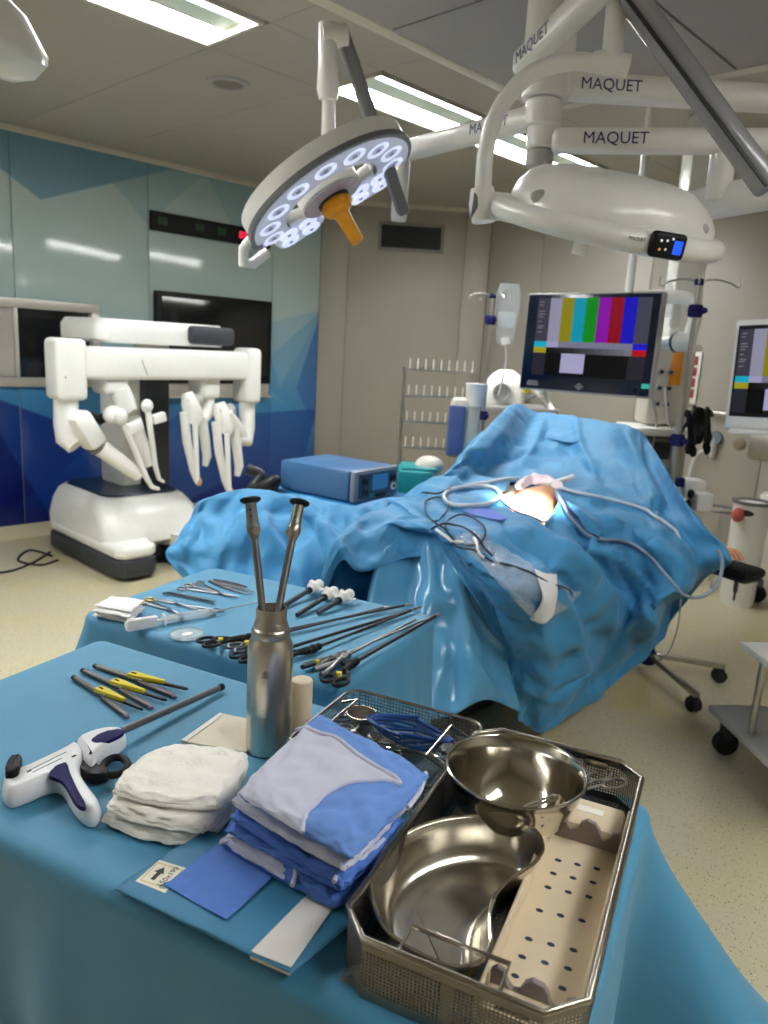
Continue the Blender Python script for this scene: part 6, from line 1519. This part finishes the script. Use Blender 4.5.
s_ = mk('mesh_floor', perf(BW-.01, BD-.01, .0062, .8, BF @ Matrix.Translation((.005, -BD+.005, .003))), TRM, bk, thick=.0008); s_['kind'] = 'stuff'
for x in (.012, BW-.012):
    mk('wire_handle', G().tube([BF @ Vector(p) for p in ((x, -.06, BH), (x+(.03 if x < .1 else -.03), -.06, BH+.012), (x+(.03 if x < .1 else -.03), -.17, BH+.012), (x, -.17, BH))], .0026, 8), WIRE, bk)
BLC = mat('blue_cable', (24, 72, 140), .45)
cbx = thing('blue_cable', 'coil of glossy blue cable lying in the small mesh basket', 'cable', BF @ Vector((.15, -.08, .03)))
for k in range(5):
    pts = [(.15+.055*math.cos(a)+.006*k*math.cos(3*a), -.075+(.026+.003*k)*math.sin(a), .034+.0045*k+.004*math.sin(2*a+k)) for a in [2*math.pi*i/30 for i in range(30)]]
    mk('loop', G().tube([BF @ Vector(p) for p in pts], .0030, 8, closed=True), BLC, cbx)
rg = random.Random(4)
for k in range(12):
    x = rg.uniform(.03, .22); y = rg.uniform(-.20, -.04); an = rg.uniform(-.5, .9)+(0 if k % 3 else 2.2)
    M_ = BF @ Matrix.Translation((x, y, .012+.0042*(k % 5))) @ Matrix.Rotation(an, 4, 'Z') @ Matrix.Translation((-.05, 0, 0))
    x2_, y2_ = (BF.inverted() @ (M_ @ Vector((.11, 0, 0)))).to_tuple()[:2]
    if not (.01 < x2_ < BW-.01 and -BD+.01 < y2_ < -.01):
        M_ = BF @ Matrix.Translation((BW/2+rg.uniform(-.03, .03), -BD/2+rg.uniform(-.03, .03), .012+.0042*(k % 5))) @ Matrix.Rotation(an, 4, 'Z') @ Matrix.Translation((-.055, 0, 0))
    ring_tool('clamp', 'steel ring handled clamp in the jumble inside the small mesh basket', 'clamp', M_, .11, [STEEL, DKSTEEL, POLISH][k % 3], .030, .009, .0022, group='clamps in the mesh basket')
jar = thing('gallipot', 'small round steel pot at the end of the mesh basket', 'pot', BF @ Vector((.045, -.045, .004)))
mk('pot', G().lathe([(1e-7, 0), (.022, 0), (.026, .030), (.028, .032), (.026, .031), (.021, .002), (1e-7, .002)], 28, BF @ Matrix.Translation((.045, -.045, .004))), STEEL, jar)
mk('pot_rim', G().tube([BF @ Vector((.045+.027*math.cos(a), -.045+.027*math.sin(a), .036)) for a in [2*math.pi*i/28 for i in range(28)]], .0018, 6, closed=True), POLISH, jar)
# ------------------------------------------------------------------ things on the middle table
def I(px, py, h=0.0): return P(px, py, ZI+h)
# gauze swabs
SWQ = [(93, 605), (111, 596), (144, 600), (130, 612)]
for k in range(4):
    C = [P(x+(k % 2)*2-1, y+(k % 3)-1, ZI+.036) for x, y in SWQ]
    tp_, bt_ = pillow(C, ZI+.001+.009*k, ZI+.0098+.009*k, 24, 6, .0008, 90+k, .0014)
    o = mk('gauze_swab', G().grid(tp_).grid(bt_), COTTON, None, 180)
    tag(o, ['bottom square white swab of the pile on the middle table', 'second lowest square white swab of the pile on the middle table', 'second highest square white swab of the pile on the middle table', 'topmost square white swab of the pile on the middle table'][k], 'swab', 'pile of white swabs')
BRASS = mat('gilt_handle', (190, 160, 84), .3, .9)
ring_tool('needle_holder', 'needle holder with gilt finger rings beside the white swabs', 'needle holder', flat((145, 601), (178, 613), ZI+.005), .15, TOOL, .034, .011, .0028, ring_m=BRASS)
ring_tool('artery_clamp', 'slender steel clamp with rings towards the syringe', 'clamp', flat((214, 612), (152, 598), ZI+.0045), .19, TOOL, .036, .011, .0022)
ring_tool('curved_clamp', 'steel clamp with rings facing the robot beside the flat retractor', 'clamp', flat((186, 587), (233, 596), ZI+.0045), .175, TOOL, .036, .012, .0024)
ring_tool('tissue_clamp', 'bent steel clamp lying against the dark tweezers', 'clamp', flat((196, 583.5), (236, 599), ZI+.0048), .16, DKSTEEL, .030, .010, .0024)
# flat retractor
a, b = I(166, 592, .006), I(216, 602, .006); M_ = frame(a, b-a, z=(0, 0, 1)); L_ = (b-a).length
rt = [(0, -.016), (.003, -.018), (.012, -.004), (L_-.012, -.004), (L_-.003, -.016), (L_, -.014), (L_-.006, .004), (.006, .004)]
o = mk('flat_retractor', G().prism(rt, -.003, .003, M_, bev=.001), TOOL); tag(o, 'flat angled steel retractor among the clamps on the middle table', 'retractor')
# tweezers
t = thing('tweezers', 'dark steel tweezers with open tips at the far end of the middle table', 'tweezers', I(212, 581, .004))
a, b = I(210, 581, .005), I(252, 593, .005); M_ = frame(a, b-a, z=(0, 0, 1)); L_ = (b-a).length
for s in (-1, 1): mk('arm', G().tube([M_ @ Vector(p) for p in ((0, 0, 0), (L_*.25, s*.008, 0), (L_*.65, s*.013, 0), (L_, s*.010, 0))], [.0045, .0055, .0045, .0018], 8, flat=.6), DKSTEEL, t)
mk('joint', G().ell((.004, 0, 0), (.010, .006, .004), M_), DKSTEEL, t)
t = thing('tweezers', 'slim black tweezers lying beside the dark open tipped pair', 'tweezers', I(214, 580, .004))
a, b = I(214, 579.5, .005), I(247, 587, .005); M_ = frame(a, b-a, z=(0, 0, 1)); L_ = (b-a).length
for s in (-1, 1): mk('arm', G().tube([M_ @ Vector(p) for p in ((0, 0, 0), (L_*.3, s*.005, 0), (L_*.7, s*.006, 0), (L_, s*.003, 0))], [.004, .0048, .004, .0016], 8, flat=.6), DGREY, t)
# syringe
t = thing('syringe', 'clear plastic syringe with long needle lying across the middle table', 'syringe', I(165, 622, .01))
a, b = I(126, 626, .012), I(212, 612, .012); d = (b-a).normalized(); L_ = (b-a).length; M_ = zframe(a, d)
mk('barrel', G().lathe([(.0105, L_*.42), (.0115, L_*.42), (.0115, L_*.95), (.004, L_*.98), (.0035, L_), (.003, L_)], 20, M_), mat('syringe_clear', (230, 236, 238), .12, alpha=.42), t)
mk('plunger', G().lathe([(1e-7, 0), (.012, 0), (.012, .003), (.004, .004), (.004, L_*.60), (1e-7, L_*.60)], 16, M_), WHITE, t)
mk('flange', G().lathe([(1e-7, L_*.415), (.018, L_*.415), (.018, L_*.43), (1e-7, L_*.43)], 16, M_), WHITE, t)
mk('stopper', G().lathe([(1e-7, L_*.60), (.0102, L_*.60), (.0102, L_*.64), (1e-7, L_*.65)], 16, M_), BLACK, t)
mk('wrapper_end', G().box((0, 0, L_*.18), (.030, .016, L_*.34), M_, bev=.004), COTTON, t)
nd = I(268, 600, .008); mk('needle', G().cyl(a+d*L_, nd, .0016, n=8), STEEL, t)
# petri dish lid
q = I(187, 635, .0015); t = thing('petri_dish', 'shallow clear petri dish near the black handled grasper', 'dish', q)
mk('dish_floor', G().lathe([(1e-7, .0), (.040, .0), (.040, .0014), (1e-7, .0014)], 36, Matrix.Translation(q)), mat('petri_frost', (200, 218, 226), .3, alpha=.6), t)
mk('dish_wall', G().lathe([(.0395, .0012), (.041, .0012), (.041, .008), (.0395, .008), (.0395, .0012)], 36, Matrix.Translation(q)), CLEAR, t)
mk('contents', G().ell((0, 0, .003), (.016, .010, .0015), Matrix.Translation(q)), COTTON, t)
# laparoscopic instruments
GUN = mat('insulated_black', (30, 31, 34), .35, 0, .05); SIL = mat('shaft_silver', (150, 150, 150), .28, .95, .05)
def lap(label, hx_, hy_, tx_, ty_, shaft_m, handle_m, r, style, h0=.012, h1=.010, ys=1, dot=True, tipm=STEEL):
    a, b = I(hx_, hy_, h0), I(tx_, ty_, h1); d = b-a; L_ = d.length; M_ = frame(a, d, z=(0, 0, 1))
    t = thing('laparoscopic_grasper', label, 'grasper', a, 'laparoscopic graspers on the middle table')
    mk('shaft', G().cyl((.105, 0, 0), (L_*.95, 0, 0), r, n=14, M=M_), shaft_m, t)
    j = mk('jaw', G().tube([M_ @ Vector(p) for p in ((L_*.945, 0, 0), (L_*.97, .002, 0), (L_, .006, .001))], [r*.9, r*.7, r*.25], 8), tipm, t)
    mk('jaw_lower', G().tube([M_ @ Vector(p) for p in ((L_*.945, 0, 0), (L_*.97, -.002, 0), (L_, -.004, -.001))], [r*.9, r*.7, r*.25], 8), tipm, j)
    mk('rotation_knob', G().lathe([(1e-7, .088), (.008, .088), (.011, .092), (.011, .100), (.007, .104), (.007, .110), (.009, .112), (.009, .118), (1e-7, .120)], 14, M_ @ Matrix.Rotation(math.pi/2, 4, 'Y')), handle_m, t)
    mk('connector_post', G().cyl((.082, 0, .0), (.076, -ys*.018, .006), .0045, n=10, M=M_), handle_m, t)
    mk('handle_body', G().tube([M_ @ Vector(p) for p in ((.095, 0, 0), (.075, ys*.003, 0), (.05, ys*.010, 0))], [.0085, .0095, .007], 10), handle_m, t)
    if style == 'ring':
        for k, (rx, ry, cx_, cy_) in enumerate(((.019, .012, .0, ys*.004), (.022, .013, .002, ys*.036))):
            mk('finger_ring', G().tube([M_ @ Vector((cx_+rx*math.cos(u), cy_+ry*math.sin(u), 0)) for u in [2*math.pi*i/22 for i in range(22)]], .0042, 8, closed=True), handle_m, t)
            mk('handle_arm', G().tube([M_ @ Vector(p) for p in ((.062, ys*.007, 0), (.04, cy_*.75+ys*.002, 0), (cx_+rx*.9, cy_, 0))], [.006, .005, .0045], 8), handle_m, t)
    else:
        mk('handle_arm', G().tube([M_ @ Vector(p) for p in ((.06, ys*.006, 0), (.03, ys*.016, 0), (0, ys*.020, 0), (-.012, ys*.018, 0))], [.008, .008, .0075, .006], 10), handle_m, t)
        mk('handle_arm', G().tube([M_ @ Vector(p) for p in ((.06, ys*.004, 0), (.03, -ys*.004, 0), (.0, -ys*.008, 0))], [.007, .007, .0055], 10), handle_m, t)
    if dot: mk('yellow_band', G().cyl((.028, ys*.012, -.007), (.028, ys*.012, .0075), .0062, n=12, M=M_), YELLOW, t)
lap('black ringed grasper reaching under the flask, its handle beside the petri dish', 212, 645, 413, 603.5, GUN, BLACK, .0036, 'ring', ys=1)
lap('slim black grasper, its shaft the one lying closest to the trocars', 234, 645, 390, 606, GUN, DKSTEEL, .0030, 'ring', ys=-1)
lap('black grasper with thick shaft between the slim one and the silver ones', 248, 660, 417, 608.5, GUN, BLACK, .0044, 'ring', ys=1)
lap('black grasper with knobbly coupling just behind the flask', 284, 660, 421, 606.5, GUN, BLACK, .0036, 'ring', ys=1)
lap('silver grasper with gilt coupling and bare shaft', 318, 671, 416, 619, SIL, SIL, .0030, 'bar', ys=-1, dot=False)
lap('silver grasper with the curved steel handle behind the cream cylinder', 312, 668, 438, 614, SIL, DKSTEEL, .0028, 'bar', ys=1)
lap('thick black grasper lying closest to the mesh basket', 327, 678, 440, 613.5, GUN, BLACK, .0046, 'ring', ys=-1)
# trocars
def trocar(label, hx_, hy_, tx_, ty_):
    a, b = I(hx_, hy_, .022), I(tx_, ty_, .008); d = b-a; L_ = max(d.length, .09); M_ = zframe(a, d)
    t = thing('trocar', label, 'trocar', a, 'white headed trocars')
    mk('cannula', G().lathe([(1e-7, 0), (.0072, 0), (.0072, L_*.93), (.0062, L_), (1e-7, L_)], 18, M_), mat('cannula_dark', (52, 54, 58), .4), t)
    mk('head', G().lathe([(1e-7, -.040), (.012, -.040), (.0145, -.036), (.0145, -.022), (.012, -.018), (.017, -.014), (.0185, -.008), (.0185, .004), (.013, .010), (.0095, .016), (1e-7, .016)], 22, M_), WHITE, t)
    mk('collar', G().lathe([(.0080, .014), (.0098, .014), (.0098, .026), (.0080, .026), (.008, .014)], 18, M_), BLACK, t)
    tap = mk('stopcock', G().cyl(M_ @ Vector((0, 0, -.004)), a+Vector((0, 0, -.004))+Vector((.012, -.026, .004)), .0045, n=10), WHITE, t)
    e = a+Vector((.012, -.026, 0)); mk('tap_lever', G().box(e, (.022, .006, .005), bev=.0015), WHITE, tap)
    for k in range(3):
        an = 2*math.pi*k/3+.5; mk('lug', G().ell((.018*math.cos(an), .018*math.sin(an), -.006), (.006, .006, .009), M_), WHITE, t)
trocar('white headed trocar lying closest to the tweezers', 313, 588, 283, 606)
trocar('white headed trocar, the middle one of three in a row', 328, 595, 297, 615)
trocar('white headed trocar lying closest to the grasper tips', 343, 598, 318, 613)
# ------------------------------------------------------------------ things lying on the patient drape
from mathutils.bvhtree import BVHTree
def bvh_of(o):
    g = o.data; off = o.location; return BVHTree.FromPolygons([v.co+off for v in g.vertices], [tuple(p.vertices) for p in g.polygons])
DB = bvh_of(pd)
def OD(px, py, off=.006):
    d = Vector(ray(px, py)); hit = DB.ray_cast(vv(EYE), d)
    if hit[0] is None or hit[0].z < .8 and py < 520: return P(px, py, 1.0+off)
    n = hit[1]; n = n if n.dot(-d) > 0 else -n
    return hit[0]+n*off
def on_drape(pts, n, off, closed=False):
    c = crv([(x, y, 0) for x, y in pts], n, closed); out = [OD(p[0], p[1], off) for p in c]
    for _ in range(2):
        out = [(out[i-1]+out[i]*2+out[(i+1) % len(out)])/4 if closed or 0 < i < len(out)-1 else out[i] for i in range(len(out))]
    return out
o = mk('suction_tube_loop', G().tube(on_drape([(444, 498), (452, 491), (476, 488), (496, 491), (500, 499), (488, 506), (464, 508), (449, 505)], 44, .012, True), .0085, 10, closed=True), CABLEW); tag(o, 'white ring of suction tubing lying on the drape beside the lit skin', 'tubing')
o = mk('suction_tube', G().tube(on_drape([(449, 492), (470, 487), (490, 484), (506, 481), (520, 480)], 30, .012), .0075, 8), CABLEW); tag(o, 'white tube running from the suction ring to the gauze by the skin', 'tubing')
PINKG = mat('pinkish_gauze', (232, 214, 220), .85, 0, .04, bump=.2, bscale=300)
rows = [[OD(x, y, h) for x, y, h in r] for r in ([(514, 484, .004), (530, 477, .01), (545, 477, .01), (562, 483, .004)], [(516, 487, .018), (532, 481, .03), (548, 481, .028), (562, 487, .014)], [(520, 490, .006), (534, 487, .014), (550, 488, .014), (561, 492, .006)])]
A_ = crumple(surf(rows, 22, 30), .08, 60, .01, .004, 2, .012, 5)
tag(mk('gauze', G().grid(A_), PINKG, None, 180, thick=.002), 'crumpled pinkish gauze lying at the head side of the lit skin', 'gauze')
t = thing('trocar_sleeve', 'white plastic trocar lying across the gauze by the lit skin', 'trocar', OD(560, 487, .0))
a, b = OD(548, 489, .02), OD(572, 483, .03); mk('barrel', G().cyl(a, b, .013, n=16), WHITE, t); mk('rim', G().cyl(b, b+(b-a).normalized()*.008, .015, n=16), WHITE, t)
rows = [[OD(x, y, .004) for x, y in r] for r in ([(463, 512), (478, 509), (492, 511)], [(472, 516), (488, 516), (506, 518)], [(480, 517), (494, 521), (503, 522)])]
tag(mk('violet_cloth', G().grid(surf(rows, 12, 14)), mat('violet_cloth', (96, 116, 206), .7), None, 180, thick=.0015), 'small violet blue cloth lying on the drape beside the suction ring', 'cloth')
# black cable loops
loops = [([(427, 503), (437, 499), (450, 503), (446, 515), (436, 524), (428, 518), (426, 508)], True), ([(447, 525), (462, 517), (480, 525), (485, 536), (478, 547), (462, 545), (450, 536)], True),
         ([(434, 530), (444, 527), (462, 530), (478, 540), (484, 552), (492, 558)], False), ([(424, 495), (436, 497), (446, 493), (450, 488)], False), ([(436, 526), (448, 534), (460, 548), (478, 556), (510, 568), (545, 583), (572, 595)], False)]
t = thing('black_cable', 'thin black cable tangled in loops on the drape beside the suction ring', 'cable', OD(455, 525, 0))
for k, (pts, cl_) in enumerate(loops): mk('loop', G().tube(on_drape(pts, 46, .010+.002*k, cl_), .0036, 8, closed=cl_), CABLEK, t)
# grey cables to the arm board
t = thing('light_cable', 'grey cable lying over the folds and looping below the arm board', 'cable', OD(600, 550, 0))
GC = mat('grey_cable', (126, 140, 156), .4)
c = on_drape([(556, 494), (563, 506), (574, 522), (592, 538), (622, 543), (648, 551), (660, 564)], 44, .014)
dz_ = float((CM.T @ (np.array(OD(676, 572, 0))-EYE))[2])
free = [PD(672, 582, dz_-.05), PD(684, 595, dz_-.06), PD(700, 597, dz_-.06), PD(714, 588, dz_-.05), PD(721, 574, dz_-.03), PD(722, 560, dz_-.02), PD(718, 550, dz_)]
mk('strand', G().tube([vv(p) for p in crv([tuple(p) for p in c[::4]]+[tuple(p) for p in free], 90)], .0075, 10), GC, t)
t = thing('smoke_tube', 'translucent white tube running from the gauze over the drape shoulder', 'tubing', OD(610, 500, 0))
mk('strand', G().tube(on_drape([(560, 490), (580, 495), (615, 502), (640, 509), (658, 520), (674, 532)], 44, .010)+[OD(680, 538, -.004), OD(686, 545, -.02)], .0075, 10), mat('pale_tube', (196, 206, 212), .3), t)
t = thing('dark_clip_cable', 'short dark clip lying beside the grey cable by the skin', 'clip', OD(566, 507, 0))
mk('clip', G().tube(on_drape([(563, 500), (568, 508), (573, 514), (578, 519)], 16, .012), [.004]*6+[.007]*4+[.005]*6, 8), INK, t)
mk('clip_wire', G().tube(on_drape([(578, 519), (585, 530), (600, 540), (620, 546), (650, 556), (672, 582)], 40, .014), .003, 8), INK, t)
# wrinkled clear plastic bag
PB = mat('clear_bag_film', (226, 236, 242), .10, 0, .04, 40, alpha=.22, spec=1.0, crease=.5, cscale=22)
rows = [[(456, 538), (474, 534), (490, 540)], [(470, 556), (490, 549), (512, 556)], [(490, 574), (512, 565), (536, 570)], [(512, 595), (534, 584), (560, 585)], [(538, 620), (560, 608), (580, 592)]]
A_ = surf([[tuple(OD(x, y, .012)) for x, y in r] for r in rows], 40, 24); A_ = crumple(A_, .09, 90, .012, .005, 1, .008, 6); A_ = refine(A_, 2, 1)
bagt = thing('plastic_bag', 'wrinkled clear plastic bag with paper strip lying on the drape side', 'bag', OD(515, 575, 0))
mk('film', G().grid(A_), PB, bagt, 180, thick=.0006)
rows = [[(533, 573), (541, 575), (552, 577)], [(536, 586), (545, 590), (553, 590)], [(538, 600), (546, 604), (551, 606)], [(534, 615), (541, 619), (546, 616)]]
mk('paper_strip', G().grid(crumple(surf([[tuple(OD(x, y, .020)) for x, y in r] for r in rows], 16, 10), .03, 30, .02, .002, 1, .012, 3)), COTTON, bagt, 180, thick=.001)
mk('white_tab', G().tube(on_drape([(438, 531), (452, 540), (464, 546)], 12, .014), .006, 8), WHITE, bagt)
mk('inner_tube', G().tube(on_drape([(474, 540), (478, 552), (484, 560)], 12, .016), .005, 8), WHITE, bagt)
# thin cord hanging under the drape to the floor by the drip stand
o = mk('hanging_cord', G().tube([vv(p) for p in crv([PD(681, 598, 3.3), PD(678, 625, 3.35), PD(670, 650, 3.4), PD(660, 660, 3.45), PD(656, 652, 3.45)], 24)], .004, 6), LGREY)
tag(o, 'thin grey cord hanging below the arm board drape', 'cord')
